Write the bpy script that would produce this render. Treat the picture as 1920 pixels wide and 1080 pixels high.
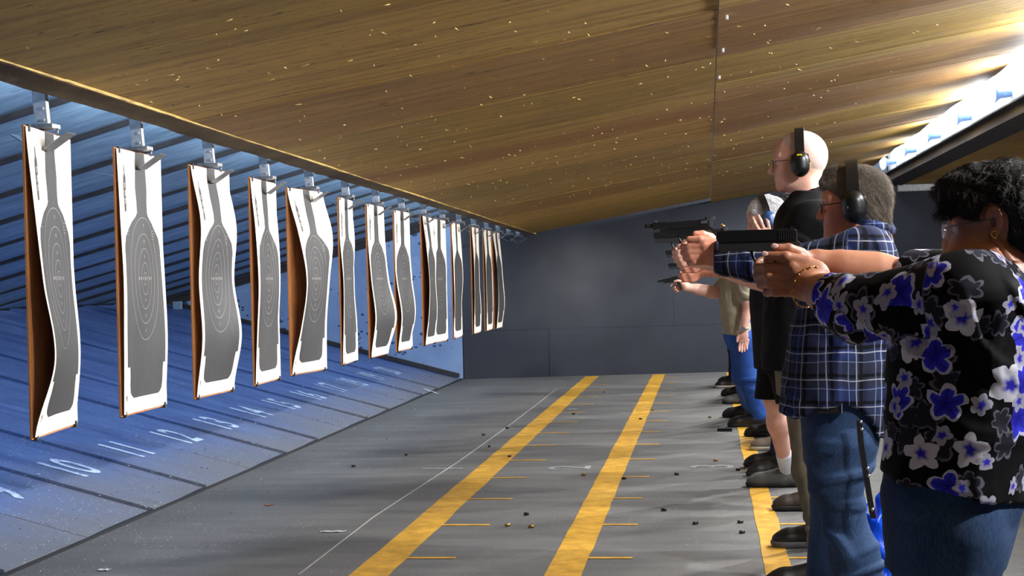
import bpy, bmesh, math, random
import numpy as np
from mathutils import Vector, Matrix
R_ = math.radians
sc = bpy.context.scene
for o in list(bpy.data.objects): bpy.data.objects.remove(o)
COL = sc.collection
random.seed(7)

# ---------------------------------------------------------------- camera
CAM_H, FPX = 1.24, 2800.0
YAW, PITCH, ROLL = 0.1298086, -0.0060980, R_(-1.4)
def _axes():
    f = np.array([-math.sin(YAW)*math.cos(PITCH), math.cos(YAW)*math.cos(PITCH), math.sin(PITCH)])
    r = np.array([math.cos(YAW), math.sin(YAW), 0.0]); u = np.cross(r, f)
    c, s = math.cos(ROLL), math.sin(ROLL)
    return c*r+s*u, -s*r+c*u, f
CR, CU, CF = _axes()
cd = bpy.data.cameras.new('camera'); cam = bpy.data.objects.new('camera', cd); COL.objects.link(cam)
cd.sensor_width = 36.0; cd.lens = 36.0*FPX/1920.0; cd.clip_start = .05; cd.clip_end = 200
m = Matrix(((CR[0], CU[0], -CF[0], 0), (CR[1], CU[1], -CF[1], 0), (CR[2], CU[2], -CF[2], CAM_H), (0, 0, 0, 1)))
cam.matrix_world = m
sc.camera = cam
def at(px, py, Y):
    "the point in the place at distance Y along the range that the photograph shows at px, py"
    d = CF + (px-960)/FPX*CR - (py-540)/FPX*CU
    return d*(Y/d[1]) + np.array([0, 0, CAM_H])
def on_floor(px, py, z=0.0):
    d = CF + (px-960)/FPX*CR - (py-540)/FPX*CU
    return d*((z-CAM_H)/d[2]) + np.array([0, 0, CAM_H])

# ---------------------------------------------------------------- light and exposure
w = bpy.data.worlds.new('world'); sc.world = w; w.use_nodes = True
w.node_tree.nodes['Background'].inputs[0].default_value = (.62, .74, 1.0, 1)
w.node_tree.nodes['Background'].inputs[1].default_value = 0.10
sc.view_settings.view_transform = 'Standard'; sc.view_settings.look = 'None'
sc.view_settings.gamma = 1; sc.view_settings.use_curve_mapping = False
sc.view_settings.exposure = 0.45
sc.cycles.max_bounces = 6; sc.cycles.diffuse_bounces = 3; sc.cycles.glossy_bounces = 3
sc.cycles.transparent_max_bounces = 8; sc.cycles.volume_bounces = 0
sc.cycles.sample_clamp_indirect = 4.0
LAMP_Y = [3.0+1.72*i for i in range(10)]         # the row of flood lamps behind the shooters
SMOKE = .12
TRAP_W = 30.0
LAMP_X, LAMP_Z = 2.16, 2.51

# ---------------------------------------------------------------- materials
MATS = {}
def lin(c):
    return tuple(((x/255.0)/12.92 if x/255.0 <= .04045 else ((x/255.0+.055)/1.055)**2.4) for x in c)
class NT:
    def __init__(s, name):
        s.m = bpy.data.materials.new(name); s.m.use_nodes = True
        s.t = s.m.node_tree; s.n = s.t.nodes; s.l = s.t.links
        s.b = s.n['Principled BSDF']; s.out = s.n['Material Output']
    def node(s, typ, ins=None, **kw):
        n = s.n.new(typ)
        for k, v in kw.items(): setattr(n, k, v)
        for k, v in (ins or {}).items():
            i = n.inputs[k]
            if hasattr(v, 'is_linked') or isinstance(v, bpy.types.NodeSocket): s.l.new(v, i)
            else: i.default_value = v
        return n
    def math(s, op, a, b=0.0, c=None):
        ins = {0: a, 1: b}
        if c is not None: ins[2] = c
        return s.node('ShaderNodeMath', ins, operation=op).outputs[0]
    def mix(s, f, a, b, mode='MIX'):
        n = s.node('ShaderNodeMix', data_type='RGBA', blend_type=mode)
        for i, v in ((0, f), (6, a), (7, b)):
            if isinstance(v, bpy.types.NodeSocket): s.l.new(v, n.inputs[i])
            else:
                if i and len(v) == 3: v = tuple(v)+(1,)
                n.inputs[i].default_value = v
        return n.outputs[2]
    def noise(s, vec, scale, detail=4, rough=.55, dist=0):
        return s.node('ShaderNodeTexNoise', {'Vector': vec, 'Scale': scale, 'Detail': detail, 'Roughness': rough, 'Distortion': dist}).outputs[0]
    def obj(s): return s.node('ShaderNodeTexCoord').outputs['Object']
    def mapv(s, vec, scale=(1, 1, 1), loc=(0, 0, 0), rot=(0, 0, 0)):
        return s.node('ShaderNodeMapping', {'Vector': vec, 'Scale': scale, 'Location': loc, 'Rotation': rot}).outputs[0]
    def ramp(s, f, stops, interp='LINEAR'):
        n = s.node('ShaderNodeValToRGB', {0: f}); cr = n.color_ramp; cr.interpolation = interp
        while len(cr.elements) > 1: cr.elements.remove(cr.elements[-1])
        for i, (p, c) in enumerate(stops):
            if not hasattr(c, '__len__'): c = (c, c, c)
            e = cr.elements[0] if i == 0 else cr.elements.new(p)
            e.position = p; e.color = tuple(c)+(1,)
        return n.outputs[0]
    def sep(s, v):
        n = s.node('ShaderNodeSeparateXYZ', {0: v}); return n.outputs[0], n.outputs[1], n.outputs[2]
    def comb(s, x=0.0, y=0.0, z=0.0):
        return s.node('ShaderNodeCombineXYZ', {0: x, 1: y, 2: z}).outputs[0]
    def bump(s, h, strength=.3, dist=.01):
        n = s.node('ShaderNodeBump', {'Height': h, 'Strength': strength, 'Distance': dist})
        s.l.new(n.outputs[0], s.b.inputs['Normal'])
    def set(s, color=None, rough=None, metal=None, **kw):
        for k, v in (('Base Color', color), ('Roughness', rough), ('Metallic', metal)):
            if v is None: continue
            if isinstance(v, bpy.types.NodeSocket): s.l.new(v, s.b.inputs[k])
            else: s.b.inputs[k].default_value = (tuple(v)+(1,) if k == 'Base Color' and len(v) == 3 else v)
        for k, v in kw.items(): s.b.inputs[k.replace('_', ' ')].default_value = v
        return s.m
def plain(name, col, rough=.6, metal=0.0, var=.12, scale=30, bump=0.0, **kw):
    "a plain colour with a little mottling"
    t = NT(name); c = lin(col)
    n = t.noise(t.obj(), scale)
    f = t.ramp(n, [(.3, 1-var), (.7, 1+var)])
    cc = t.mix(1.0, c, f, 'MULTIPLY')
    t.set(cc, rough, metal, **kw)
    if bump: t.bump(n, bump, .01)
    MATS[name] = t.m
    return t.m

# ---------------------------------------------------------------- object helpers
def link(name, me, mat, parent=None):
    o = bpy.data.objects.new(name, me); COL.objects.link(o)
    mats = mat if isinstance(mat, (list, tuple)) else [mat]
    if len(me.materials) == 0:
        for x in mats: me.materials.append(x)
    if parent is not None:
        o.parent = parent; o.matrix_parent_inverse = parent.matrix_basis.inverted()
    return o
def tag(o, label=None, cat=None, group=None, kind=None):
    if label: o['label'] = label
    if cat: o['category'] = cat
    if group: o['group'] = group
    if kind: o['kind'] = kind
    return o
def empty(name, loc, label=None, cat=None, group=None):
    o = bpy.data.objects.new(name, None); COL.objects.link(o); o.location = Vector(loc); o.empty_display_size = .1
    return tag(o, label, cat, group)
def obj(name, bm, mat, parent=None, smooth=False):
    me = bpy.data.meshes.new(name); bm.normal_update(); bm.to_mesh(me); bm.free()
    if smooth:
        for p in me.polygons: p.use_smooth = True
    return link(name, me, mat, parent)
def mesh_obj(name, verts, faces, mat, parent=None, smooth=False, fmat=None, uvs=None):
    me = bpy.data.meshes.new(name); me.from_pydata([tuple(map(float, v)) for v in verts], [], [tuple(map(int, f)) for f in faces]); me.update()
    if fmat is not None: me.polygons.foreach_set('material_index', np.asarray(fmat, dtype=np.int32))
    if smooth: me.polygons.foreach_set('use_smooth', [True]*len(me.polygons))
    if uvs is not None:
        ul = me.uv_layers.new(name='UVMap'); idx = np.zeros(len(me.loops), dtype=np.int32); me.loops.foreach_get('vertex_index', idx)
        ul.data.foreach_set('uv', np.asarray(uvs, dtype=np.float32)[idx].ravel())
    return link(name, me, mat, parent)
def structure(o):
    o['kind'] = 'structure'; return o
def add_box(bm, lo, hi, bev=0.0, M=None, mi=0):
    lo, hi = Vector(lo), Vector(hi)
    r = bmesh.ops.create_cube(bm, size=1.0)
    vs = r['verts']
    for v in vs: v.co = Vector(((lo[i]+hi[i])/2 + v.co[i]*(hi[i]-lo[i]) for i in range(3)))
    fs = list({f for v in vs for f in v.link_faces})
    if bev:
        es = list({e for v in vs for e in v.link_edges})
        rr = bmesh.ops.bevel(bm, geom=es, offset=bev, segments=2, affect='EDGES', profile=.7)
        fs = list(set(rr['faces']) | {f for f in fs if f.is_valid}); 
        vs = list({v for f in fs for v in f.verts})
    for f in fs: f.material_index = mi
    if M is not None: bmesh.ops.transform(bm, matrix=M, verts=vs)
    return vs
def add_tube(bm, pts, rad, seg=8, cap=True, mi=0, flat=None):
    "a round tube along pts; rad is one radius or one for each point"
    pts = [Vector(p) for p in pts]; n = len(pts)
    if not hasattr(rad, '__len__'): rad = [rad]*n
    rings = []; prev = None
    for i, p in enumerate(pts):
        d = (pts[min(i+1, n-1)]-pts[max(i-1, 0)]).normalized()
        if prev is None:
            a = Vector((0, 0, 1)) if abs(d.z) < .9 else Vector((1, 0, 0))
            x = d.cross(a).normalized()
        else:
            x = (prev - d*prev.dot(d)).normalized()
        prev = x; y = d.cross(x)
        rings.append([bm.verts.new(p + (x*math.cos(2*math.pi*k/seg) + y*math.sin(2*math.pi*k/seg))*rad[i]) for k in range(seg)])
    for a, b in zip(rings[:-1], rings[1:]):
        for k in range(seg):
            f = bm.faces.new((a[k], a[(k+1) % seg], b[(k+1) % seg], b[k])); f.material_index = mi; f.smooth = True
    if cap:
        for r in (rings[0][::-1], rings[-1]):
            f = bm.faces.new(r); f.material_index = mi
    return [v for r in rings for v in r]
def add_prism(bm, pts, axis_fn, h0, h1, bev=0.0, mi=0):
    "extrude the outline pts (2-D) between depths h0 and h1; axis_fn(a, b, h) -> point"
    lo = [bm.verts.new(axis_fn(a, b, h0)) for a, b in pts]; hi = [bm.verts.new(axis_fn(a, b, h1)) for a, b in pts]
    fs = []
    n = len(pts)
    for i in range(n): fs.append(bm.faces.new((lo[i], lo[(i+1) % n], hi[(i+1) % n], hi[i])))
    c0 = bm.faces.new(lo[::-1]); c1 = bm.faces.new(hi); fs += [c0, c1]
    for f in fs: f.material_index = mi
    if bev:
        es = list(set(c0.edges) | set(c1.edges))
        bmesh.ops.bevel(bm, geom=es, offset=bev, segments=2, affect='EDGES', profile=.7)
    return fs
def text_polys(body, size=1.0, thick=0.0):
    "letters as filled outlines: list of vertices (x, y) and faces, from the built-in font"
    c = bpy.data.curves.new('txt', 'FONT'); c.body = body; c.size = size; c.resolution_u = 3; c.align_x = 'CENTER'; c.align_y = 'CENTER'
    if thick: c.offset = thick
    o = bpy.data.objects.new('txt', c); COL.objects.link(o)
    dg = bpy.context.evaluated_depsgraph_get(); me = bpy.data.meshes.new_from_object(o.evaluated_get(dg))
    V = [tuple(v.co[:2]) for v in me.vertices]; Fc = [tuple(p.vertices) for p in me.polygons]
    bpy.data.objects.remove(o); bpy.data.curves.remove(c); bpy.data.meshes.remove(me)
    return V, Fc
# ================================================================ the setting
# ---- materials of the room
t = NT('concrete'); o3 = t.obj()
n1 = t.noise(o3, 1.2, 5); n2 = t.noise(t.mapv(o3, (.35, 3.0, 1)), 2.0, 6, .6); n3 = t.noise(o3, 60, 3)
c = t.ramp(n1, [(.3, lin((97, 97, 96))), (.7, lin((116, 115, 113)))])
c = t.mix(t.ramp(n2, [(.35, .45), (.6, 0.0)]), c, lin((72, 73, 75)))
c = t.mix(t.ramp(n3, [(.3, .35), (.5, 0.0)]), c, lin((60, 60, 61)))
x, y, z = t.sep(o3)
edge = t.math('ADD', t.math('MULTIPLY', t.math('SUBTRACT', n1, .5), .6), x)
c = t.mix(t.ramp(t.math('MULTIPLY', t.math('ADD', edge, 3.05), 2.2), [(0, .75), (1, 0.0)]), c, lin((82, 80, 78)))   # grime along the ramp foot
vor = t.node('ShaderNodeTexVoronoi', {'Vector': o3, 'Scale': 30.0, 'Randomness': 1.0})
grit = t.math('LESS_THAN', vor.outputs['Distance'], .11)
dens = t.ramp(t.noise(o3, .9, 3), [(.42, 0.0), (.62, 1.0)])
near = t.ramp(t.math('MULTIPLY', t.math('ADD', x, 3.1), .5), [(0, 1.0), (1, .35)])
c = t.mix(t.math('MULTIPLY', t.math('MULTIPLY', grit, dens), near), c, lin((225, 225, 222)))
t.set(c, .8); t.bump(t.noise(o3, 90, 4), .25, .004); M_CONC = t.m

t = NT('yellow_paint'); o3 = t.obj()
n = t.noise(o3, 9, 5, .65)
c = t.ramp(n, [(.3, lin((176, 130, 34))), (.65, lin((226, 172, 52)))])
c = t.mix(t.ramp(t.noise(o3, 55, 3), [(.26, .6), (.4, 0)]), c, lin((120, 104, 70)))
t.set(c, .7); M_YEL = t.m
t = NT('white_stencil_paint'); o3 = t.obj()
c = t.ramp(t.noise(o3, 30, 4), [(.35, lin((120, 122, 124))), (.6, lin((165, 167, 168)))]); t.set(c, .7); M_STEN = t.m

t = NT('blue_steel_ramp'); o3 = t.obj(); x, y, z = t.sep(o3)
n1 = t.noise(t.mapv(o3, (.6, 2.5, 1)), 2.2, 6, .6)
c = t.ramp(n1, [(.3, lin((62, 86, 140))), (.7, lin((88, 116, 174)))])
n4 = t.noise(o3, 14, 5, .7)
c = t.mix(t.ramp(n4, [(.58, 0), (.75, .35)]), c, lin((150, 178, 220)))
dirt = t.math('ADD', t.math('ADD', x, 3.95), t.math('MULTIPLY', t.math('SUBTRACT', t.noise(o3, 1.6, 5), .5), .9))
c = t.mix(t.ramp(dirt, [(0, 0), (.55, .62), (1, .95)]), c, lin((112, 110, 108)))          # grey dust where the paint has worn off
vor = t.node('ShaderNodeTexVoronoi', {'Vector': o3, 'Scale': 26.0})
g = t.math('MULTIPLY', t.math('LESS_THAN', vor.outputs['Distance'], .12), t.ramp(t.noise(o3, 1.7, 3), [(.4, .15), (.6, 1)]))
c = t.mix(g, c, lin((200, 205, 215)))
t.set(c, .55, 0.1); t.bump(n4, .15, .004); M_RAMP = t.m

t = NT('blue_steel_plate'); o3 = t.obj()
n1 = t.noise(t.mapv(o3, (1.0, 3.5, 1)), 2.5, 6, .65)
c = t.ramp(n1, [(.3, lin((104, 132, 156))), (.55, lin((136, 166, 190))), (.75, lin((166, 194, 214)))])
c = t.mix(t.ramp(t.noise(t.mapv(o3, (6, 24, 6)), 2, 4), [(.62, 0), (.72, .6)]), c, lin((50, 62, 80)))
t.set(c, .5, .1); t.bump(n1, .2, .01); M_PLATE = t.m

t = NT('blue_end_plate'); o3 = t.obj()
c = t.ramp(t.noise(o3, 2.0, 4), [(.3, lin((124, 152, 196))), (.7, lin((146, 174, 216)))])
vor = t.node('ShaderNodeTexVoronoi', {'Vector': t.mapv(o3, (1, 1, 1.4)), 'Scale': 13.0})
x, y, z = t.sep(o3)
clus = t.ramp(t.noise(o3, 1.5, 3), [(.38, 0.05), (.58, 1.0)])
far = t.ramp(t.math('MULTIPLY', t.math('SUBTRACT', -3.1, x), .6), [(0, 0.25), (.4, 1)])
size = t.math('MULTIPLY', t.math('MULTIPLY', clus, far), .62)
pk = t.math('LESS_THAN', vor.outputs['Distance'], t.math('MULTIPLY', size, t.node('ShaderNodeSeparateXYZ', {0: vor.outputs['Color']}).outputs[0]))
c = t.mix(pk, c, lin((58, 84, 122)))
t.set(c, .5, .05); M_ENDP = t.m

t = NT('dark_gap'); t.set(lin((22, 24, 30)), .8); M_GAP = t.m
t = NT('dark_rubber_wall'); o3 = t.obj()
n1 = t.noise(t.mapv(o3, (1, 1, .6)), 1.6, 5); n2 = t.noise(o3, 45, 3)
c = t.ramp(n1, [(.3, lin((40, 44, 54))), (.7, lin((50, 55, 67)))])
c = t.mix(t.ramp(n2, [(.7, 0), (.78, .5)]), c, lin((110, 118, 130)))
t.set(c, .75); t.bump(n2, .2, .003); M_WALL = t.m

t = NT('plywood_baffle'); o3 = t.obj(); x, y, z = t.sep(o3)
py = t.math('DIVIDE', t.math('SUBTRACT', y, 5.95), 1.22)
pid = t.math('FLOOR', py); fx = t.math('LESS_THAN', x, .07)
rnd = t.node('ShaderNodeTexWhiteNoise', {'Vector': t.comb(pid, fx, 3.0)}, noise_dimensions='3D').outputs[0]
rnd = t.node('ShaderNodeTexWhiteNoise', {'Vector': t.comb(pid, fx, 3.0)}, noise_dimensions='3D').outputs[0]
base = t.ramp(rnd, [(0, lin((170, 140, 62))), (.3, lin((186, 152, 66))), (.55, lin((160, 118, 62))), (.8, lin((204, 166, 84))), (1, lin((156, 130, 60)))])
off = t.math('MULTIPLY', rnd, 17.0)
gv = t.node('ShaderNodeVectorMath', {0: t.mapv(o3, (.7, 9.0, 1)), 1: t.comb(off, off, 0.0)}, operation='ADD').outputs[0]
g1 = t.noise(gv, 1.6, 8, .65, .6); g2 = t.noise(t.mapv(gv, (2.2, 1.9, 1)), 3.0, 8, .75, 1.2)
c = t.mix(t.ramp(g1, [(.34, .6), (.54, 0)]), base, lin((122, 84, 38)))
c = t.mix(t.ramp(g1, [(.52, 0), (.8, .6)]), c, lin((214, 178, 88)))
c = t.mix(t.ramp(g2, [(.34, .8), (.44, 0)]), c, lin((84, 58, 28)))
red = t.math('MULTIPLY', t.math('MULTIPLY', fx, t.ramp(t.math('ABSOLUTE', t.math('SUBTRACT', y, t.math('ADD', 9.0, t.math('MULTIPLY', t.noise(o3, 1.2, 2), .5)))), [(.1, .55), (.42, 0)])), 1.0)
c = t.mix(red, c, lin((146, 78, 34)))                                                         # a reddish heartwood band
g3 = t.noise(t.mapv(o3, (4.5, 20, 1)), 2.2, 3, .6, .8)
c = t.mix(t.ramp(g3, [(.64, 0), (.68, .85)]), c, lin((52, 34, 20)))
t.set(c, .62); t.bump(g2, .5, .01); M_PLY = t.m
t = NT('plywood_edge'); o3 = t.obj()
c = t.ramp(t.noise(t.mapv(o3, (1, 1.2, 30)), 6, 4), [(.35, lin((120, 92, 44))), (.6, lin((206, 176, 96)))]); t.set(c, .7); M_PEDGE = t.m
t = NT('old_brown_board'); o3 = t.obj()
c = t.ramp(t.noise(t.mapv(o3, (1, .6, 2)), 4, 6, .6), [(.3, lin((78, 66, 48))), (.7, lin((120, 102, 74)))])
t.set(c, .8); t.bump(t.noise(o3, 20, 5), .4, .01); M_BOARD = t.m
t = NT('dark_steel_beam'); o3 = t.obj()
t.set(t.ramp(t.noise(o3, 8, 5), [(.3, lin((38, 36, 38))), (.7, lin((62, 58, 58)))]), .6); M_BEAM = t.m
plain('white_enamel', (235, 240, 246), .4); plain('galvanised', (205, 207, 212), .45, .35, .22, 40)
plain('crack', (54, 52, 50), .9); plain('wood_chip', (214, 190, 120), .8)

# ---- floor
def grid_plane(name, P00, P10, P11, P01, nx, ny, mat, wob=0.0, parent=None):
    vs, fs = [], []
    for j in range(ny+1):
        for i in range(nx+1):
            a, b = i/nx, j/ny
            p = (np.array(P00)*(1-a)+np.array(P10)*a)*(1-b)+(np.array(P01)*(1-a)+np.array(P11)*a)*b
            if wob: p = p + np.array([0, 0, wob*(math.sin(p[1]*2.7+p[0])+math.sin(p[1]*1.3-p[0]*2.1))])
            vs.append(p)
    for j in range(ny):
        for i in range(nx):
            k = j*(nx+1)+i; fs.append((k, k+1, k+nx+2, k+nx+1))
    return mesh_obj(name, vs, fs, mat, parent)
floor = structure(grid_plane('floor', (-3.06, -3, 0), (7.5, -3, 0), (7.5, 21.5, 0), (-3.06, 21.5, 0), 4, 8, M_CONC))
def flat_poly(name, polys, mat, z, parent):
    vs, fs = [], []
    for p in polys:
        k = len(vs); vs += [(a, b, z) for a, b in p]; fs.append(tuple(range(k, k+len(p))))
    return mesh_obj(name, vs, fs, mat, parent)
rw = random.Random(3)
def strip(x0, x1, y0, y1, n=90):
    "a hand-painted line: edges that wander a little"
    out = []; L = [(x0+rw.uniform(-.004, .004), x1+rw.uniform(-.004, .004)) for _ in range(n+1)]
    for i in range(n):
        ya, yb = y0+(y1-y0)*i/n, y0+(y1-y0)*(i+1)/n
        out.append([(L[i][0], ya), (L[i][1], ya), (L[i+1][1], yb), (L[i+1][0], yb)])
    return out
BACK = lambda X: 18.44+.185*(X+3.04)
for lx0, lx1, xt in ((-1.53, -1.36, -1.13), (-.70, -.545, -.37), (.215, .325, .50)):
    ln = flat_poly('painted_line', strip(lx0, lx1, -1.5, BACK(lx0)-.12), M_YEL, .002, floor); ln['label'] = 'yellow painted firing line'
    for k in range(-3, 14):
        yy = 6.565+.884*k
        if yy > BACK(lx1)-.3: break
        j = rw.uniform(-.02, .02)
        flat_poly('painted_tick', strip(lx1-.01, xt+j, yy-.019, yy+.019, 1), M_YEL, .0025, floor)
for ch, cx in (('1', -1.74), ('2', -.90), ('3', .02)):
    V, F_ = text_polys(ch, .40)
    w_ = 1.0
    vs = [(cx - v[1]*1.0, 9.69 + v[0]*1.0, .0022) for v in V]
    nm = mesh_obj('painted_number', vs, F_, M_STEN, floor); nm['label'] = 'white stencilled number %s' % ch
# cracks and the joint at the foot of the ramp
cr = [on_floor(*q) for q in ((560, 1078), (700, 970), (860, 866), (955, 798), (1017, 750), (1045, 728))]
bm = bmesh.new(); add_tube(bm, [(p[0]+rw.uniform(-.003, .003), p[1], .0015) for p in cr], .0035, 5); obj('saw_cut_joint', bm, plain('joint_grey', (158, 156, 152), .9), floor)
bm = bmesh.new(); add_box(bm, (-3.085, -3, -.03), (-3.05, 18.5, .012)); obj('edge_gap', bm, M_GAP, floor)

# ---- bullet-trap ramp (lower slope) in steel lanes with seams, numbered
RX0, RX1 = -3.07, -6.9
rampz = lambda X: .272*(RX0-X)
SEAM0 = 7.93
lanes = range(-11, 13)
root = empty('wall_left', (-3.07, 8, 0)); root['kind'] = 'structure'
vs, fs, fm = [], [], []
for k in lanes:
    y0, y1 = SEAM0+.884*(k-1), min(SEAM0+.884*k, 18.42)
    if y0 > 18.4: break
    for (a, b, lift0, lift1, mi) in ((y0+.005, y1-.003, .0, .0, 0),):
        dz = .006*((k*7) % 3)
        q = len(vs)
        for X in (RX0, -4.9, RX1):
            zz = rampz(X)
            vs += [(X, a, zz+.012+dz), (X, b, zz+dz)]
        fs += [(q, q+2, q+3, q+1)[::-1], (q+2, q+4, q+5, q+3)[::-1], (q, q+1, q+1, q)][:2]
        fm += [0, 0]
        # thickness at the near edge, so that seams read as steps
        e = len(vs); vs += [(RX0, a, -.05), (RX1, a, rampz(RX1)-.05), (RX0, b, -.05)]
        fs += [(q, e, e+1, q+4), (q, q+1, e+2, e)]; fm += [0, 0]
mesh_obj('ramp_plates', vs, fs, M_RAMP, root, fmat=fm)
mesh_obj('ramp_backing', [(RX0, -3, -.03), (RX1-.4, -3, rampz(RX1-.4)-.03), (RX1-.4, 18.5, rampz(RX1-.4)-.03), (RX0, 18.5, -.03)], [(0, 1, 2, 3)], M_GAP, root)
def rampnum(s, lane):
    V, F_ = text_polys(s, .34, .006)
    yc = SEAM0-.442+.884*(lane-9); Xc = -3.72
    vs = []
    for v in V:
        X = Xc - v[1]*1.25; Y = yc+v[0]*1.05-.03; k_ = math.floor((Y-SEAM0)/.884)+1
        vs.append((X, Y, rampz(X)+.012*(1-((Y-SEAM0)/.884-k_+1))+.006*((k_*7) % 3)+.003))
    o = mesh_obj('painted_number', vs, F_, M_NUM, root); o['label'] = 'white hand-painted lane number %s' % s
t = NT('chalky_white_paint'); o3 = t.obj()
cc = t.ramp(t.noise(o3, 18, 5, .7), [(.36, lin((118, 144, 190))), (.5, lin((184, 202, 232)))]); t.set(cc, .7); M_NUM = t.m
for k in range(7, 21): rampnum(str(k), k)

# ---- upper deflector plates of the trap, dark gaps between them
upz = lambda X: 2.09+.262*(X+3.02)
vs, fs = [], []
for k in range(-6, 16):
    y0, y1 = 6.54+.884*(k-1)+.035, 6.54+.884*k-.035
    if y1 > 18.42: y1 = 18.40
    if y0 > 18.3: break
    q = len(vs); jag = rw.uniform(-.008, .008)
    for X in (-2.25, -3.6, -3.604, -5.3, -5.304, -7.0):
        vs += [(X, y0, upz(X)+jag), (X, y1, upz(X)-jag), (X, y0, upz(X)+.03), (X, y1, upz(X)+.03)]
    for s in (0, 8, 16):
        a = q+s; b = a+4
        fs += [(a, a+1, b+1, b), (a+2, b+2, b+3, a+3), (a, b, b+2, a+2), (a+1, a+3, b+3, b+1), (a, a+2, a+3, a+1), (b, b+1, b+3, b+2)]
mesh_obj('deflector_plates', vs, fs, M_PLATE, root)
bm = bmesh.new()
for k in range(-6, 14):
    yy = 6.54+.884*k; n_ = 14; prv = None
    for i in range(n_+1):
        X = -2.25-4.75*i/n_; j = rw.uniform(-.004, .004); zt = upz(X)+.01; zb = upz(X)-.020+j*.5
        cur = [bm.verts.new((X, yy-.030+j, zt)), bm.verts.new((X, yy+.030+j, zt)), bm.verts.new((X, yy+.030+j, zb)), bm.verts.new((X, yy-.030+j, zb))]
        if prv:
            for q in range(4): bm.faces.new((prv[q], prv[(q+1) % 4], cur[(q+1) % 4], cur[q]))
        prv = cur
obj('seam_bars', bm, M_BEAM, root)
mesh_obj('deflector_backing', [(-2.0, -3, upz(-2.0)+.06), (-7.2, -3, upz(-7.2)+.06), (-7.2, 18.5, upz(-7.2)+.06), (-2.0, 18.5, upz(-2.0)+.06)], [(0, 1, 2, 3)], M_GAP, root)
bm = bmesh.new(); add_box(bm, (-7.4, -3, .6), (-7.2, 18.6, 2.2)); obj('trap_back_plate', bm, M_GAP, root)
bm = bmesh.new()
for k in range(-2, 7):
    yy = 7.4+1.768*k
    add_box(bm, (-6.62, yy-.06, rampz(-6.6)), (-6.52, yy, rampz(-6.6)+.10))
obj('trap_brackets', bm, M_PLATE, root)
# end plate of the trap with pock marks, its flange, the beam above
bm = bmesh.new()
add_prism(bm, [(-3.05, -.02), (-7.2, rampz(-7.2)-.02), (-7.2, upz(-7.2)+.1), (-3.05, upz(-3.05)+.1)], lambda a, b, h: (a, h, b), 18.41, 18.45)
bmesh.ops.triangulate(bm, faces=bm.faces[:])
obj('end_plate', bm, M_ENDP, root)
bm = bmesh.new(); 
for X0, X1 in ((-7.2, -2.9),):
    add_prism(bm, [(X0, upz(X0)-.10), (X1, upz(X1)-.10), (X1, upz(X1)), (X0, upz(X0))], lambda a, b, h: (a, h, b), 18.34, 18.41)
    add_prism(bm, [(X0, rampz(X0)+.015), (-3.09, .03), (-3.09, .075), (X0, rampz(X0)+.05)], lambda a, b, h: (a, h, b), 18.36, 18.41)
obj('flange', bm, [M_BEAM], root)

# ---- wall at the far end: rubber-faced panels with seams
wb = empty('wall_back', (0, 19, 0)); wb['kind'] = 'structure'
bm = bmesh.new()
for (z0, z1, cuts) in ((-.02, .60, [-3.04, -1.98, .42, 2.86, 5.3, 7.4]), (.602, 3.4, [-3.04, -.42, 2.02, 4.46, 7.4])):
    for i, (a, b) in enumerate(zip(cuts[:-1], cuts[1:])):
        sh = .15*(z0 > .5)*(1 if i % 2 else -1)*0
        th = .004*((i+int(z0*3)) % 2)
        p = [(a+.001, BACK(a)-th), (b-.001, BACK(b)-th), (b-.001, BACK(b)+.06), (a+.001, BACK(a)+.06)]
        add_prism(bm, p, lambda q, r, h: (q, r, h), z0, z1)
obj('wall_panels', bm, M_WALL, wb)
bm = bmesh.new(); add_prism(bm, [(-3.06, BACK(-3.06)+.03), (7.5, BACK(7.5)+.03), (7.5, BACK(7.5)+.2), (-3.06, BACK(-3.06)+.2)], lambda q, r, h: (q, r, h), -.05, 3.4)
obj('wall_core', bm, M_GAP, wb)
structure(grid_plane('wall_right', (7.4, 4.0, 0), (7.4, 20.6, 0), (7.4, 20.6, 3.2), (7.4, 4.0, 3.2), 2, 2, M_WALL))

# ---- plywood ceiling baffle, sloping up towards the shooters
cz = lambda X, Y: 1.94+.165*(X+2.1)-.0103*(Y-4.28)
ceil = empty('ceiling', (0, 8, 2.3)); ceil['kind'] = 'structure'
XR = 1.98
def sheet(name, xa, xb, ya, yb, mat, lift=0.0, th=.018):
    nx = max(2, int((xb-xa)/.2)); ny = max(2, int((yb-ya)/.2)); vs = []; fs = []
    for lay in (0, 1):
        for j in range(ny+1):
            for i in range(nx+1):
                X = xa+(xb-xa)*i/nx; Y = ya+(yb-ya)*j/ny
                wv = .006*math.sin(Y*5.15+1.0)*min(1, max(0, (X+.5)/1.5)) + .003*math.sin(Y*2.2+X*1.7)
                vs.append((X, Y, cz(X, Y)+lift+wv+lay*th))
    W = nx+1; N = W*(ny+1)
    for j in range(ny):
        for i in range(nx):
            k = j*W+i; fs += [(k, k+W, k+W+1, k+1), (N+k, N+k+1, N+k+W+1, N+k+W)]
    for i in range(nx):
        fs += [(i, i+1, N+i+1, N+i), (ny*W+i+1, ny*W+i, N+ny*W+i, N+ny*W+i+1)]
    for j in range(ny):
        a, b = j*W, (j+1)*W; fs += [(b, a, N+a, N+b), (a+nx, b+nx, N+b+nx, N+a+nx)]
    return mesh_obj(name, vs, fs, mat, ceil)
ky = [5.95+1.22*k for k in range(-7, 11)]
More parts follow.
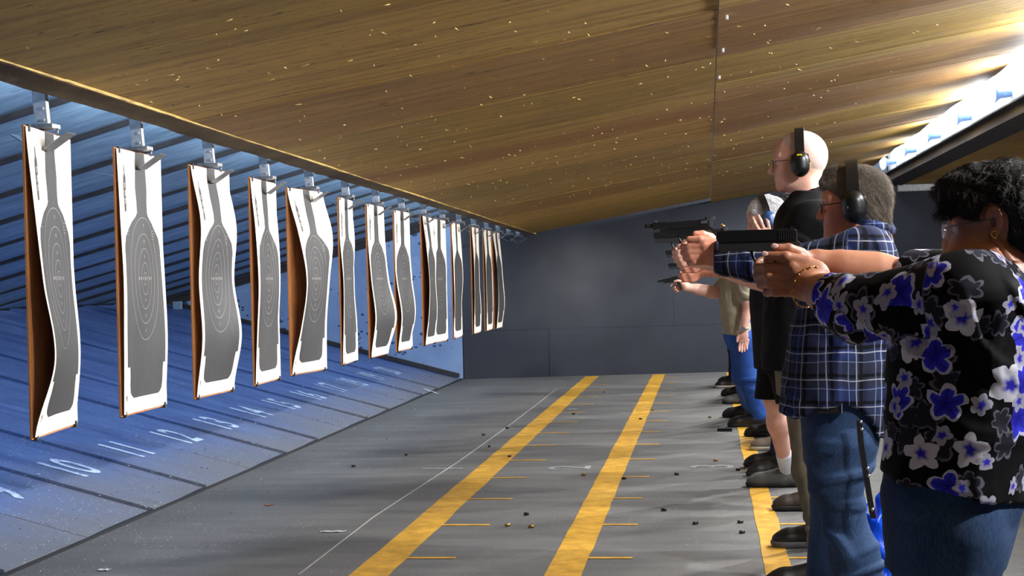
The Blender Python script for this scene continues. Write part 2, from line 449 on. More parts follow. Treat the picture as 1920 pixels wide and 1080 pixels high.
for k, y0 in enumerate(ky[:-1]):
    y1 = min(y0+1.22, 19.3)
    if y0 > 18.6: break
    sheet('plywood_sheet', -2.10, .066, y0+.002, min(y1, BACK(-1))-.002, M_PLY, rw.uniform(-.002, .002))
    sheet('plywood_sheet', .072, XR, y0+.002-.3, min(y1-.3, BACK(1))-.002, M_PLY, rw.uniform(-.002, .002))
sheet('plywood_sheet', .072, XR, 17.8, BACK(1.4)-.01, M_PLY, .001)
# the pale splintered edge, and the old board beyond it
def ragged(name, xa, xb, za, zb, mat, amp, drop=0.0, ya=-2.5, yb=18.5, step=.09):
    vs, fs = [], []; n = int((yb-ya)/step); r = random.Random(11)
    a1 = a2 = 0
    for i in range(n+1):
        Y = ya+(yb-ya)*i/n; a1 = .8*a1+r.uniform(-amp, amp)*.5
        if r.random() < .05: a1 += r.uniform(-amp, amp)*1.5
        X0, X1 = xa+a1, xb
        dr = drop*max(0, 1-(Y-3.5)/14.5)
        vs += [(X0, Y, cz(-2.1, Y)+za-dr), (X1, Y, cz(-2.1, Y)+za), (X1, Y, cz(-2.1, Y)+zb), (X0, Y, cz(-2.1, Y)+zb-dr)]
        if i:
            p = 4*(i-1); q = 4*i
            for s in range(4): fs.append((p+s, p+(s+1) % 4, q+(s+1) % 4, q+s))
    return mesh_obj(name, vs, fs, mat, ceil)
ragged('splintered_edge', -2.108, -2.094, -.005, .012, M_PEDGE, .005)
ragged('edge_board', -2.222, -2.103, -.002, .014, M_BOARD, .016, .026)
# splinters raised on the underside, and chips in the seam
bm = bmesh.new(); r = random.Random(5)
for i in range(620):
    X = r.uniform(-2.05, 1.2); Y = r.uniform(4.2, 15); L = r.uniform(.006, .024)*(1.7 if r.random() < .08 else 1); a = r.uniform(0, 6.28)
    z0 = cz(X, Y)-.004; d = Vector((math.cos(a)*L, math.sin(a)*L, r.uniform(-.4, 0)*L))
    p = Vector((X, Y, z0)); n_ = Vector((-d.y, d.x, 0)).normalized()*r.uniform(.0004, .0009)
    vv = [bm.verts.new(q) for q in (p-n_, p+n_, p+d, p+Vector((0, 0, .004)))]
    bm.faces.new((vv[0], vv[1], vv[2])); bm.faces.new((vv[0], vv[2], vv[3])); bm.faces.new((vv[1], vv[3], vv[2])); bm.faces.new((vv[0], vv[3], vv[1]))
sp = obj('wood_splinters', bm, MATS['wood_chip'], ceil); sp['kind'] = 'stuff'
bm = bmesh.new()
for (px, py) in ((1362, 29), (1355, 91), (1348, 142)):
    d = CF+(px-960)/FPX*CR-(py-540)/FPX*CU
    s = (1.94+.165*2.1+.0103*4.28-CAM_H)/(d[2]-.165*d[0]+.0103*d[1]); p = d*s+np.array([0, 0, CAM_H])
    add_box(bm, (p[0]-.004, p[1]-.014, p[2]-.018), (p[0]+.007, p[1]+.010, p[2]+.0), .003)
sc2 = obj('seam_chips', bm, MATS['galvanised'], ceil); sc2['kind'] = 'stuff'

# ---- light trough, beam and the second baffle to the right
bm = bmesh.new()
add_prism(bm, [(2.30, 2.40), (2.32, 2.40), (2.32, 2.84), (1.94, 2.84), (1.94, 2.60), (1.952, 2.60), (1.952, 2.825), (2.30, 2.825)], lambda a, b, h: (a, h, b), -3, 19.3)
structure(obj('trim_1', bm, MATS['white_enamel']))
bm = bmesh.new()
add_prism(bm, [(2.27, 2.34), (2.44, 2.29), (2.46, 2.50), (2.325, 2.50), (2.325, 2.44), (2.21, 2.435), (2.21, 2.422), (2.27, 2.422)], lambda a, b, h: (a, h, b), -3, 19.35)
structure(obj('trim_2', bm, M_BEAM))
o = mesh_obj('ceiling_right', [(2.42, -3, 2.33), (7.5, -3, 2.55), (7.5, 20.4, 2.40), (2.42, 19.45, 2.30), (2.42, -3, 2.36), (7.5, -3, 2.58), (7.5, 20.4, 2.43), (2.42, 19.45, 2.33)],
             [(0, 3, 2, 1), (4, 5, 6, 7), (0, 4, 7, 3), (0, 1, 5, 4)], M_PLY); structure(o)
bm = bmesh.new(); add_box(bm, (2.4, 19.2, 2.22), (7.4, 19.5, 2.30)); structure(obj('trim_3', bm, MATS['galvanised']))
L = bpy.data.lights.new('wall_fill_light', 'AREA'); L.size = 1.2; L.energy = 150; L.color = (.95, .97, 1.0)      # added unseen fill light: lifts the far wall at right, backlights the shooters
lo = bpy.data.objects.new('wall_fill_light', L); COL.objects.link(lo); lo.location = (5.2, 14.5, 2.25); lo.rotation_euler = (R_(30), 0, 0)
# roof over everything, so that daylight only enters from the open ends
bm = bmesh.new(); add_box(bm, (-7.6, -3.0, 3.35), (7.6, 21.5, 3.5)); structure(obj('ceiling_roof', bm, M_BEAM))

# work lights hung above the baffle edge, hidden from the shooters, that wash the trap plates and the hangers
for i in range(19):
    L = bpy.data.lights.new('trap_light', 'AREA'); L.shape = 'RECTANGLE'; L.size = 2.0; L.size_y = .06; L.energy = TRAP_W/3; L.color = (.74, .87, 1.0)
    lo = bpy.data.objects.new('trap_light', L); COL.objects.link(lo); lo.location = (-2.42, 1.5+.884*i, 2.13)
    lo.rotation_euler = (Vector((-1, 0, -.05)).to_track_quat('-Z', 'Y')).to_euler()
    L.shape = 'SQUARE'; L.size = .10
# ================================================================ flood lamps along the trough
t = NT('lamp_glow'); t.b.inputs['Emission Color'].default_value = (.85, .93, 1, 1); t.b.inputs['Emission Strength'].default_value = 30; t.set((.9, .95, 1), .4); M_GLOW = t.m
plain('lamp_blue_grey', (120, 150, 196), .45, .3); plain('lamp_dark', (52, 60, 78), .5, .3)
def flood_lamp(Y, i):
    g = empty('flood_lamp', (LAMP_X+.1, Y, 2.475), cat='lamp', group='flood lamps along the trough')
    th = R_(12)
    f = Vector((-math.cos(th), -.35, -math.sin(th)*.3)).normalized()*1.3
    c0 = Vector((LAMP_X+.11, Y, 2.535))
    bm = bmesh.new()
    add_tube(bm, [c0-f*.02, c0+f*.02, c0+f*.045, c0+f*.07, c0+f*.105, c0+f*.112], [.024, .029, .029, .044, .078, .081], 24, cap=False)
    add_tube(bm, [c0-f*.02, c0-f*.019], [.024, .001], 20, cap=False)
    obj('reflector', bm, MATS['lamp_blue_grey'], g, True)
    bm = bmesh.new()
    add_tube(bm, [c0+f*.100, c0+f*.108, c0+f*.113], [.072, .058, .003], 24, cap=False); lens = obj('lens', bm, M_GLOW, g, True); lens['label'] = 'glowing white lens'
    bm = bmesh.new(); add_tube(bm, [c0-f*.085, c0-f*.02], .026, 12); add_tube(bm, [c0-f*.085, c0-f*.10], [.012, .012], 8); obj('socket', bm, MATS['lamp_dark'], g)
    bm = bmesh.new(); add_box(bm, (LAMP_X+.135, Y-.05, 2.478), (LAMP_X+.175, Y+.09, 2.52), .004); add_box(bm, (LAMP_X+.13, Y-.01, 2.51), (LAMP_X+.15, Y+.01, 2.545)); obj('bracket', bm, MATS['galvanised'], g)
    L = bpy.data.lights.new('flood', 'SPOT'); L.energy = SPOT_W; L.color = (1.0, .98, .96); L.spot_size = R_(150); L.spot_blend = .6; L.shadow_soft_size = .045
    lo = bpy.data.objects.new('flood_beam', L); COL.objects.link(lo); p = c0+f*.125; lo.location = p
    lo.rotation_euler = Vector((-1, -.12, -.14)).to_track_quat('-Z', 'Y').to_euler(); lo.parent = g; lo.matrix_parent_inverse = g.matrix_basis.inverted()
    L2 = bpy.data.lights.new('spill', 'POINT'); L2.energy = SPILL_W; L2.color = (.8, .9, 1.0); L2.shadow_soft_size = .03
    l2 = bpy.data.objects.new('flood_spill', L2); COL.objects.link(l2); l2.location = c0+Vector((.02, .12, .10)); l2.parent = g; l2.matrix_parent_inverse = g.matrix_basis.inverted()
    return g
SPOT_W, SPILL_W = 255.0, 60.0
vis = [y for y in LAMP_Y if 10.5 < y < 19]
order = ['rightmost and largest glowing flood lamp in the white trough', 'second flood lamp from the right in the white trough',
         'third flood lamp from the right in the white trough', 'fourth flood lamp from the right, above the grey-haired head',
         'farthest flood lamp, at the narrow end of the trough']
for i, Y in enumerate(LAMP_Y):
    if Y > 18.9: continue
    g = flood_lamp(Y, i)
    if Y in vis: g['label'] = order[min(vis.index(Y), 4)]
    else: g['label'] = 'flood lamp nearer than the photograph shows, in the trough behind the shooters'

# ================================================================ targets
XT = -2.30
t = NT('target_paper'); t.set(t.ramp(t.noise(t.obj(), 25, 3), [(.3, lin((238, 228, 212))), (.7, lin((250, 244, 234)))]), .75, Subsurface_Weight=0.0); M_PAPER = t.m
t = NT('target_ink'); t.set(t.ramp(t.noise(t.mapv(t.obj(), (1, 3, .4)), 30, 3), [(.3, lin((48, 48, 50))), (.7, lin((58, 58, 60)))]), .6); M_INK = t.m
t = NT('ring_line'); t.set(lin((180, 178, 176)), .6); M_RING = t.m
t = NT('dark_print'); t.set(lin((60, 58, 58)), .6); M_DARK = t.m
t = NT('cardboard'); t.set(t.ramp(t.noise(t.mapv(t.obj(), (1, 1, .3)), 20, 4), [(.3, lin((176, 110, 58))), (.7, lin((206, 136, 78)))]), .8); M_CARD = t.m
t = NT('pale_cardboard_edge'); t.set(lin((222, 188, 140)), .8); M_CEDGE = t.m
TW, TH = .52, 1.06
ROW = [  # how far the paper stands off: near edge (top, upper, middle, lower, bottom), far edge; turn of the whole target
    ((0.00, .020, .050, .085, .004), (.0, .0, .004, .016, -.004), -6),
    ((0.00, .010, .022, .014, .004), (.00, .00, .004, .01, .0), -2.5),
    ((0.00, .045, .030, .035, .004), (-.01, .030, .010, .045, .0), 1),
    ((0.00, .024, .030, .014, .004), (-.01, .005, .012, .0, .0), -2.5),
    ((0.00, .060, .095, .060, .004), (.0, .055, .035, .01, .0), 4.5),
    ((0.00, .0, .015, .015, .004), (-.01, .01, .0, .01, .01), -3),
    ((0.00, .0, .020, .045, .006), (.0, .01, .030, .075, .01), -1.5),
    ((0.00, -.01, .01, .040, .005), (-.02, .0, .01, .03, -.02), 1),
    ((0.01, .04, .06, .045, .01), (.0, .03, .02, .03, .01), -3),
    ((0.00, -.01, .0, -.01, .0), (.0, .0, .0, -.01, .0), 3),
    ((0.00, .01, .01, .01, .0), (.0, .01, .02, .0, .0), -2),
    ((0.01, .02, .02, .02, .01), (-.01, .0, .0, .01, .0), -3),
    ((0.0, .01, .015, .02, .01), (.0, .01, .015, .01, .0), -2),
    ((0.0, .03, .05, .05, .02), (.0, .02, .03, .04, .01), -4),
]
TURN = [-7.6, -1.25, 1.5, -2, 7.5, -4, .5, 1.5, -.75, 3.2, -.75, -.5, -.3, .5]
DY = [.05, .01, .01, -.03, -.09, 0, -.02, .01, .14, -.19, -.18, .08, .03, -.17]
def spline(vals, t_):
    "smooth curve through evenly spaced values"
    n = len(vals)-1; x = min(max(t_, 0), .99999)*n; i = int(x); f = x-i
    p = [vals[max(0, min(n, i+j))] for j in (-1, 0, 1, 2)]
    return .5*((2*p[1])+(-p[0]+p[2])*f+(2*p[0]-5*p[1]+4*p[2]-p[3])*f*f+(-p[0]+3*p[1]-3*p[2]+p[3])*f**3)
def half_left(v):
    "printed silhouette: distance from centre to the left edge at height v (0 top .. 1 bottom), in halves of the width"
    pts = [(0, .20), (.06, .21), (.14, .235), (.2, .21), (.235, .22), (.25, .28), (.27, .45), (.30, .62), (.33, .77), (.37, .84), (.5, .86), (.70, .87), (.825, .87)]
    if v < .825: return float(np.interp(v, [a for a, b in pts], [b for a, b in pts]))
    pts = [(.825, .76), (.86, .74), (.90, .74), (.93, .70), (.945, .55), (.9452, .0)]
    return float(np.interp(v, [a for a, b in pts], [b for a, b in pts]))
TEXT = {c: text_polys(c, .020) for c in '789X'}
STRIPTXT = text_polys('9 8 7 X 7 8 9', .018)
def target(i):
    nearE, farE, turn = ROW[i]
    Yc = 4.97+.884*i+DY[i]; z1 = 1.795-.0047*(i+.0)*1.0; z1 = 1.798-.003*i; ang = R_(TURN[i])
    root = empty('paper_target', (XT, Yc, z1-TH), cat='target', group='paper targets hanging in a row over the ramp')
    rr = random.Random(40+i)
    ca, sa = math.cos(ang), math.sin(ang)
    def place(s, d, z):           # s along width (-: near the camera), d off the board
        y = s*ca - d*sa*0; x = d + s*sa
        lean = .02*(TH-(z1-z))*0
        return (XT+.008+x, Yc+y, z)
    def paper(u, v, off=0.0):
        a = spline(nearE, v); b = spline(farE, v)
        mid = .5*(a+b)*.5+.002
        q = (1-u)
        d = a*q*q*1.0 + b*u*u + 2*q*u*mid + .006*math.sin(u*9+v*7+i)*.5
        d = max(d, .001)
        shrink = 1-.35*abs(a-b)*4*abs(.0)
        return place((u-.5)*TW*.985, d+.002+off, z1-.004-v*(TH-.012))
    # cardboard backer
    bm = bmesh.new()
    add_box(bm, (-.004, -TW/2, z1-TH), (.003, TW/2, z1))
    for v in bm.verts:
        x_, y_, z_ = v.co; k = (z1-z_)/TH
        v.co = Vector(place(y_, x_-.006, z_))
    obj('cardboard_backer', bm, M_CARD, root)
    # paper with its print, one sheet: strips of cells whose edges follow the silhouette
    near = i < 8
    nv = 84 if near else 40; V = []; F_ = []; FM = []
    def add_strip(fn, us, mi, off, v0, v1, n):
        base = len(V); W = len(us(v0))
        for j in range(n+1):
            v = v0+(v1-v0)*j/n
            for u in us(v): V.append(paper(u, v, off))
        for j in range(n):
            for k in range(W-1):
                q = base+j*W+k; F_.append((q, q+1, q+W+1, q+W)); FM.append(mi)
    add_strip(None, lambda v: list(np.linspace(0, 1, 13)), 0, 0.0, 0, 1, nv)
    # the back of the sheet, so that it has thickness
    base = len(V); N0 = base
    add_strip(None, lambda v: list(np.linspace(0, 1, 13)), 0, -.0012, 0, 1, nv)
    def ink(v0, v1, n):
        hl = lambda v: half_left(min(max(v, v0+1e-4), v1-1e-4))
        add_strip(None, lambda v: [.5-hl(v)/2+hl(v)*k/10 for k in range(11)], 1, .0010, v0, v1, n)
    ink(0.0, .235, 18); ink(.235, .825, 50 if near else 20); ink(.825, .9451, 12)
    def stroke(pts, wd, mi, closed=True):
        n = len(pts); b = len(V)
        for k in range(n):
            p, q = pts[k], pts[(k+1) % n] if closed or k < n-1 else pts[k]
            p0 = pts[k-1] if closed or k else pts[k]
            dx, dy = (q[0]-p0[0])*TW, (q[1]-p0[1])*TH; L = math.hypot(dx, dy) or 1
            nx, ny = -dy/L*wd, dx/L*wd
            V.append(paper(p[0]+nx/TW, p[1]+ny/TH, .0018)); V.append(paper(p[0]-nx/TW, p[1]-ny/TH, .0018))
        for k in range(n if closed else n-1):
            a, c_ = b+2*k, b+2*((k+1) % n); F_.append((a, a+1, c_+1, c_)); FM.append(mi)
    if i < 10:
        cu, cv = .5, .49
        for (ru, rv) in ((.045, .025), (.10, .062), (.17, .118), (.25, .175), (.33, .238)):
            stroke([(cu+ru*math.cos(a), cv+rv*math.sin(a)) for a in np.linspace(0, 2*math.pi, 48, endpoint=False)], .0008, 2)
        def put(poly, uc, vc, mi, sx=1, sy=1, rot=0):
            b = len(V)
            for (x_, y_) in poly[0]:
                if rot: x_, y_ = -y_, x_
                V.append(paper(uc+x_*sx/TW, vc-y_*sy/TH, .0019))
            for f in poly[1]: F_.append(tuple(b+k for k in f)); FM.append(mi)
        for ch, dv in (('X', 0), ('9', .085), ('8', .145), ('7', .205)):
            put(TEXT[ch], cu, cv+dv, 2)
            if dv: put(TEXT[ch], cu, cv-dv, 2)
        put(STRIPTXT, cu, cv-.0, 2, 1.9, 1)
        # the maker's mark: a narrow upright emblem at the upper near corner, fine print at both sides
        cx_, w2 = .14, .032
        outl = [(-.3, .065), (.1, .075), (.25, .10), (.9, .115), (1, .155), (.55, .165), (.75, .21), (.6, .245), (-.5, .245), (-.9, .165), (-.8, .12), (-.2, .10)]
        b = len(V)
        for (a_, v_) in outl: V.append(paper(cx_+a_*w2, v_-.01, .0014))
        F_.append(tuple(range(b, b+len(outl)))); FM.append(3)
        for (a_, v_, r_) in ((0, .135, .4), (.05, .165, .4), (-.1, .195, .4)):
            stroke([(cx_+(a_+r_*math.cos(q))*w2, v_+.009*math.sin(q)) for q in np.linspace(0, 6.28, 10, endpoint=False)], .0012, 0)
        for (u0, v0, n_, L_) in ((.10, .27, 3, .10), (.11, .31, 2, .09), (.70, .20, 6, .10), (.72, .30, 4, .07), (.78, .36, 3, .02)):
            for k in range(n_):
                stroke([(u0, v0+k*.011), (u0+L_*rr.uniform(.6, 1), v0+k*.011)], .0007, 2, False)
        for k in range(5): stroke([(.03+.01*k, .93+.004*(k % 2)), (.05+.02*rr.random(), .955-.005*k)], .0012, 3, False)
    ps = mesh_obj('paper_sheet', V, F_, [M_PAPER, M_INK, M_RING, M_DARK], root, fmat=FM)
    for p in ps.data.polygons: p.use_smooth = True
    # black staples/clips at the corners
    for (s, zz) in ((-.23, z1-.008), (-.23, z1-TH+.008), (.225, z1-TH+.008)):
        bm = bmesh.new(); x_, y_, z_ = place(s, 0, zz); add_box(bm, (x_-.016, y_-.005, z_-.013), (x_+.009, y_+.005, z_+.011)); obj('staple', bm, M_DARK, root)
    return root
names = ['nearest and largest paper target, its near edge peeled far off the brown cardboard',
 'second nearest paper target, nearly flat, full row of rings and jagged white corners',
 'third nearest paper target, bulging in waves with a curled bottom',
 'fourth nearest paper target, narrow with a thin brown edge',
 'fifth nearest paper target, broad brown cardboard showing at its left',
 'sixth nearest paper target, straight narrow strip in front of the pocked blue plate',
 'seventh nearest paper target, belly swelling to the right near the bottom',
 'eighth nearest paper target, bent in an S with its foot swung left',
 'ninth target, showing a brown edge and half hidden by the tenth',
 'tenth target, overlapping the ninth and slanting left at its foot',
 'eleventh target, alone before the blue corner of the end wall',
 'twelfth target, thin strip left of the last pair',
 'thirteenth target, thin strip with a white foot over the dark wall',
 'fourteenth and farthest target, thin sliver touching the thirteenth']
for i in range(14): target(i)['label'] = names[i]

def copy_tree(o, parent=None):
    c = o.copy(); COL.objects.link(c)
    if parent is not None: c.parent = parent
    for ch in list(o.children): copy_tree(ch, c)
    return c
def hanger():
    g = empty('target_hanger', (0, 0, 0), cat='hanger', group='steel target hangers under the baffle edge')
    bm = bmesh.new(); add_box(bm, (-.024, -.012, .085), (.024, .012, .62), .002)
    for z_ in (.11, .15): add_tube(bm, [(.01, -.020, z_), (.01, -.008, z_)], .006, 8)
    for v in bm.verts: v.co.x += -.02*(v.co.z-.07)/.25
    obj('upright', bm, MATS['galvanised'], g)
    for s in (1, -1):
        bm = bmesh.new(); add_box(bm, (0, -.045, -.002), (.105, .03, .002), .0008)
        M = Matrix.Translation((s*.016, 0, .004)) @ Matrix.Rotation(-R_(33) if s > 0 else R_(180+33), 4, 'Y')
        bmesh.ops.transform(bm, matrix=M, verts=bm.verts); obj('guide_plate', bm, MATS['hanger_grey'], g)
    bm = bmesh.new(); add_box(bm, (-.05, -.04, .078), (.05, .028, .095), .002); add_tube(bm, [(.05, .0, .080), (.05, .0, .055)], .005, 8); obj('clamp_block', bm, MATS['hanger_grey'], g)
    return g
plain('hanger_grey', (132, 134, 138), .45, .5, .2, 40)
h0 = hanger()
for i in range(16):
    h = h0 if i == 0 else copy_tree(h0)
    h.location = (XT+.014, 4.97+.884*i, 1.724-.003*i)
    nth = ['nearest', 'second nearest', 'third nearest', 'fourth nearest', 'fifth nearest', 'sixth nearest', 'seventh', 'eighth', 'ninth', 'tenth', 'eleventh', 'twelfth', 'thirteenth', 'fourteenth', 'fifteenth, empty', 'sixteenth and farthest, empty'][i]
    h['label'] = '%s steel hanger with angled guide plates%s' % (nth, ' above its paper target' if i < 14 else ' by the dark wall')
# ================================================================ smooth solid modelling: distance fields turned into one surface
V3 = lambda *a: np.array(a, dtype=np.float64)
def nrm(v): v = np.asarray(v, float); return v/(np.linalg.norm(v)+1e-12)
class Shape:
    "fn(P)->distance with a bounding sphere for skipping far points"
    __slots__ = ('fn', 'c', 'r', 'k', 'op')
    def __init__(s, fn, c, r, k=.01, op='u'): s.fn, s.c, s.r, s.k, s.op = fn, np.asarray(c, float), r, k, op
def rc(a, b, r1, r2, k=.01, op='u'):
    "round cone from a to b"
    a, b = np.asarray(a, float), np.asarray(b, float); ba = b-a; L2 = max(ba@ba, 1e-12)
    def fn(P):
        pa = P-a; h = np.clip(pa@ba/L2, 0, 1)
        return np.linalg.norm(pa-h[:, None]*ba, axis=1)-(r1+(r2-r1)*h)
    return Shape(fn, (a+b)/2, math.sqrt(L2)/2+max(r1, r2), k, op)
def axes(f, u=(0, 0, 1)):
    "rows: forward, left, up"
    f = nrm(f); l = nrm(np.cross(u, f)); return np.array([f, l, np.cross(f, l)])
I3 = np.eye(3)
def el(c, r, A=I3, k=.01, op='u'):
    c = np.asarray(c, float); r = np.asarray(r, float); A = np.asarray(A, float)
    def fn(P):
        q = (P-c)@A.T; k0 = np.linalg.norm(q/r, axis=1); k1 = np.linalg.norm(q/(r*r), axis=1)+1e-9
        return np.where(k0 < 1e-3, -r.min(), k0*(k0-1)/k1)
    return Shape(fn, c, r.max(), k, op)
def bx(c, r, A=I3, rd=.005, k=.005, op='u'):
    c = np.asarray(c, float); r = np.asarray(r, float)-rd
    def fn(P):
        q = np.abs((P-c)@A.T)-r
        return np.linalg.norm(np.maximum(q, 0), axis=1)+np.minimum(q.max(axis=1), 0)-rd
    return Shape(fn, c, np.linalg.norm(r)+rd, k, op)
def loft(stations, A=None, k=.02, op='u', p=2.0):
    """cross sections along a bent spine: stations = [(centre, ra, rb), ...]; ra along the first side axis, rb along the second.
    A: the two side axes (default: forward -X and left -Y for upright things)"""
    C = np.array([s[0] for s in stations], float); ra = np.array([s[1] for s in stations], float); rb = np.array([s[2] for s in stations], float)
    d = nrm(C[-1]-C[0])
    if A is None: e1 = V3(-1, 0, 0)
    else: e1 = np.asarray(A, float)
    e1 = nrm(e1-d*(e1@d)); e2 = np.cross(d, e1)
    T = (C-C[0])@d
    o = np.argsort(T); T, C, ra, rb = T[o], C[o], ra[o], rb[o]
    fine = np.linspace(T[0], T[-1], 60)
    def sm(y):
        y = np.interp(fine, T, y); yy = np.pad(y, 3, mode='edge'); return np.convolve(yy, np.ones(7)/7, 'valid')
    c1 = sm((C-C[0])@e1 if False else ((C-C[np.argmin(T)])@e1)); c2 = sm((C-C[np.argmin(T)])@e2); fa = sm(ra); fb = sm(rb); O = C[np.argmin(T)]
    def fn(P):
        q = P-O; t_ = q@d; tc = np.clip(t_, T[0], T[-1])
        x = q@e1-np.interp(tc, fine, c1); y = q@e2-np.interp(tc, fine, c2)
        a = np.interp(tc, fine, fa); b = np.interp(tc, fine, fb)
        g = (np.abs(x/a)**p+np.abs(y/b)**p)**(1/p)
        side = (g-1)*np.minimum(a, b)
        over = np.abs(t_-tc)
        return np.where(over > 0, np.sqrt(np.maximum(side+.0, 0)**2+over**2)+np.minimum(side, 0)*0, np.maximum(side, -np.minimum(t_-T[0], T[-1]-t_)-.0))
    cc = (C[0]+C[-1])/2; R = np.max(np.linalg.norm(C-cc, axis=1)+np.maximum(ra, rb))
    return Shape(fn, cc, R, k, op)
def plane_cut(pt, n, k=.004):
    "keep what lies behind the plane (n points to what is cut away)"
    pt = np.asarray(pt, float); n = nrm(n)
    return Shape(lambda P: (P-pt)@n, pt, 1e9, k, 'i')
def smin(a, b, k):
    h = np.clip(.5+.5*(b-a)/k, 0, 1); return b+(a-b)*h-k*h*(1-h)
def field(shapes, P, disp=None):
    D = None
    for s in shapes:
        v = s.fn(P)
        if D is None: D = v; continue
        k = max(s.k, 1e-5)
        if s.op == 'u': D = smin(D, v, k)
        elif s.op == 's': D = -smin(-D, v, k)
        else: D = -smin(-D, -v, k)
    if disp is not None: D = D+disp(P)
    return D
def sdf_mesh(shapes, h, disp=None, pad=None, lo=None, hi=None, B=12):
    us = [s for s in shapes if s.op == 'u']
    pad = pad or (.012+2*h)
    a = np.min([s.c-s.r for s in us], axis=0)-pad if lo is None else np.asarray(lo, float)
    b = np.max([s.c+s.r for s in us], axis=0)+pad if hi is None else np.asarray(hi, float)
    n = (np.ceil((b-a)/(h*B)).astype(int))*B
    nx, ny, nz = n+1
    D = np.full((nx, ny, nz), 1.0, dtype=np.float32)
    nb = n//B; g = [a[i]+h*B*(np.arange(nb[i])+.5) for i in range(3)]
    X, Y, Z = np.meshgrid(*g, indexing='ij'); PC = np.stack([X.ravel(), Y.ravel(), Z.ravel()], 1)
    dc = field(shapes, PC, disp); half = h*B*math.sqrt(3)/2
    act = np.abs(dc) < half*1.15+.01
    ids = np.array(np.unravel_index(np.arange(len(dc)), nb)).T
    for (i, j, k_) in ids[(~act) & (dc < 0)]: D[i*B:i*B+B+1, j*B:j*B+B+1, k_*B:k_*B+B+1] = -1
    r = np.arange(B+1); ox, oy, oz = np.meshgrid(r, r, r, indexing='ij'); off = np.stack([ox.ravel(), oy.ravel(), oz.ravel()], 1)
    aid = ids[act]
    for s0 in range(0, len(aid), 48):
        ch = aid[s0:s0+48]; base = ch*B
        G = (base[:, None, :]+off[None]).reshape(-1, 3); P = a+G*h
        c0 = P.mean(axis=0)
        # only the shapes that can matter for this batch, block by block
        out = np.empty(len(P))
        m_ = len(off)
        for q in range(len(ch)):
            Pq = P[q*m_:(q+1)*m_]; cq = a+(base[q]+B/2)*h
            ss = [s for s in shapes if s.op != 'u' and s.r > 1e8 or np.linalg.norm(cq-s.c) < s.r+half+s.k*1.5+.02]
            if not any(s.op == 'u' for s in ss): out[q*m_:(q+1)*m_] = 1; continue
            if ss[0].op != 'u': ss = sorted(ss, key=lambda s: s.op != 'u')
            out[q*m_:(q+1)*m_] = field(ss, Pq, disp)
        D[G[:, 0], G[:, 1], G[:, 2]] = out
    D[0] = D[-1] = 1; D[:, 0] = D[:, -1] = 1; D[:, :, 0] = D[:, :, -1] = 1
    # surface nets
    ins = D < 0
    cnt = np.zeros((nx-1, ny-1, nz-1), np.uint8)
    for dx in (0, 1):
        for dy in (0, 1):
            for dz in (0, 1): cnt += ins[dx:nx-1+dx, dy:ny-1+dy, dz:nz-1+dz]
    cx, cy, cz_ = np.nonzero((cnt > 0) & (cnt < 8)); N = len(cx)
    idx = np.full((nx-1, ny-1, nz-1), -1, np.int32); idx[cx, cy, cz_] = np.arange(N)
    acc = np.zeros((N, 3)); w_ = np.zeros(N)
    corners = [(0, 0, 0), (1, 0, 0), (0, 1, 0), (1, 1, 0), (0, 0, 1), (1, 0, 1), (0, 1, 1), (1, 1, 1)]
    vals = [D[cx+c[0], cy+c[1], cz_+c[2]].astype(float) for c in corners]
    for i in range(8):
        for ax in range(3):
            if corners[i][ax]: continue
            j = i+(1 << ax); va, vb = vals[i], vals[j]; mk = (va < 0) != (vb < 0)
            t_ = np.where(mk, va/np.where(mk, va-vb, 1), 0)
            for q in range(3):
                acc[:, q] += np.where(mk, corners[i][q]+(t_ if q == ax else 0), 0)
            w_ += mk
    Vt = a+h*(np.stack([cx, cy, cz_], 1)+acc/w_[:, None])
    quads = []
    for ax in range(3):
        sl0 = [slice(None)]*3; sl1 = [slice(None)]*3; sl0[ax] = slice(0, -1); sl1[ax] = slice(1, None)
        A_, B_ = ins[tuple(sl0)], ins[tuple(sl1)]
        u_, v_ = (ax+1) % 3, (ax+2) % 3
        e = np.argwhere(A_ != B_)
        ok = (e[:, u_] > 0) & (e[:, v_] > 0) & (e[:, u_] < D.shape[u_]-1) & (e[:, v_] < D.shape[v_]-1); e = e[ok]
        flip = A_[e[:, 0], e[:, 1], e[:, 2]]
        def gi(du, dv):
            q = e.copy(); q[:, u_] -= du; q[:, v_] -= dv; return idx[q[:, 0], q[:, 1], q[:, 2]]
        Q = np.stack([gi(1, 1), gi(0, 1), gi(0, 0), gi(1, 0)], 1)
        Q[~flip] = Q[~flip][:, ::-1]
        quads.append(Q)
    Q = np.concatenate(quads); Q = Q[(Q >= 0).all(axis=1)]
    return Vt, Q
def keep_largest(V, Q, minfrac=.02):
    "drop stray crumbs"
    n = len(V); lab = np.arange(n)
    while True:
        mn = lab[Q].min(axis=1); new = lab.copy()
        for c in range(4): np.minimum.at(new, Q[:, c], mn)
        new = new[new]
        if (new == lab).all(): break
        lab = new
    u, inv, ct = np.unique(lab, return_inverse=True, return_counts=True)
    good = ct[inv] > n*minfrac
    mp = np.cumsum(good)-1
    return V[good], mp[Q[good[Q[:, 0]]]]
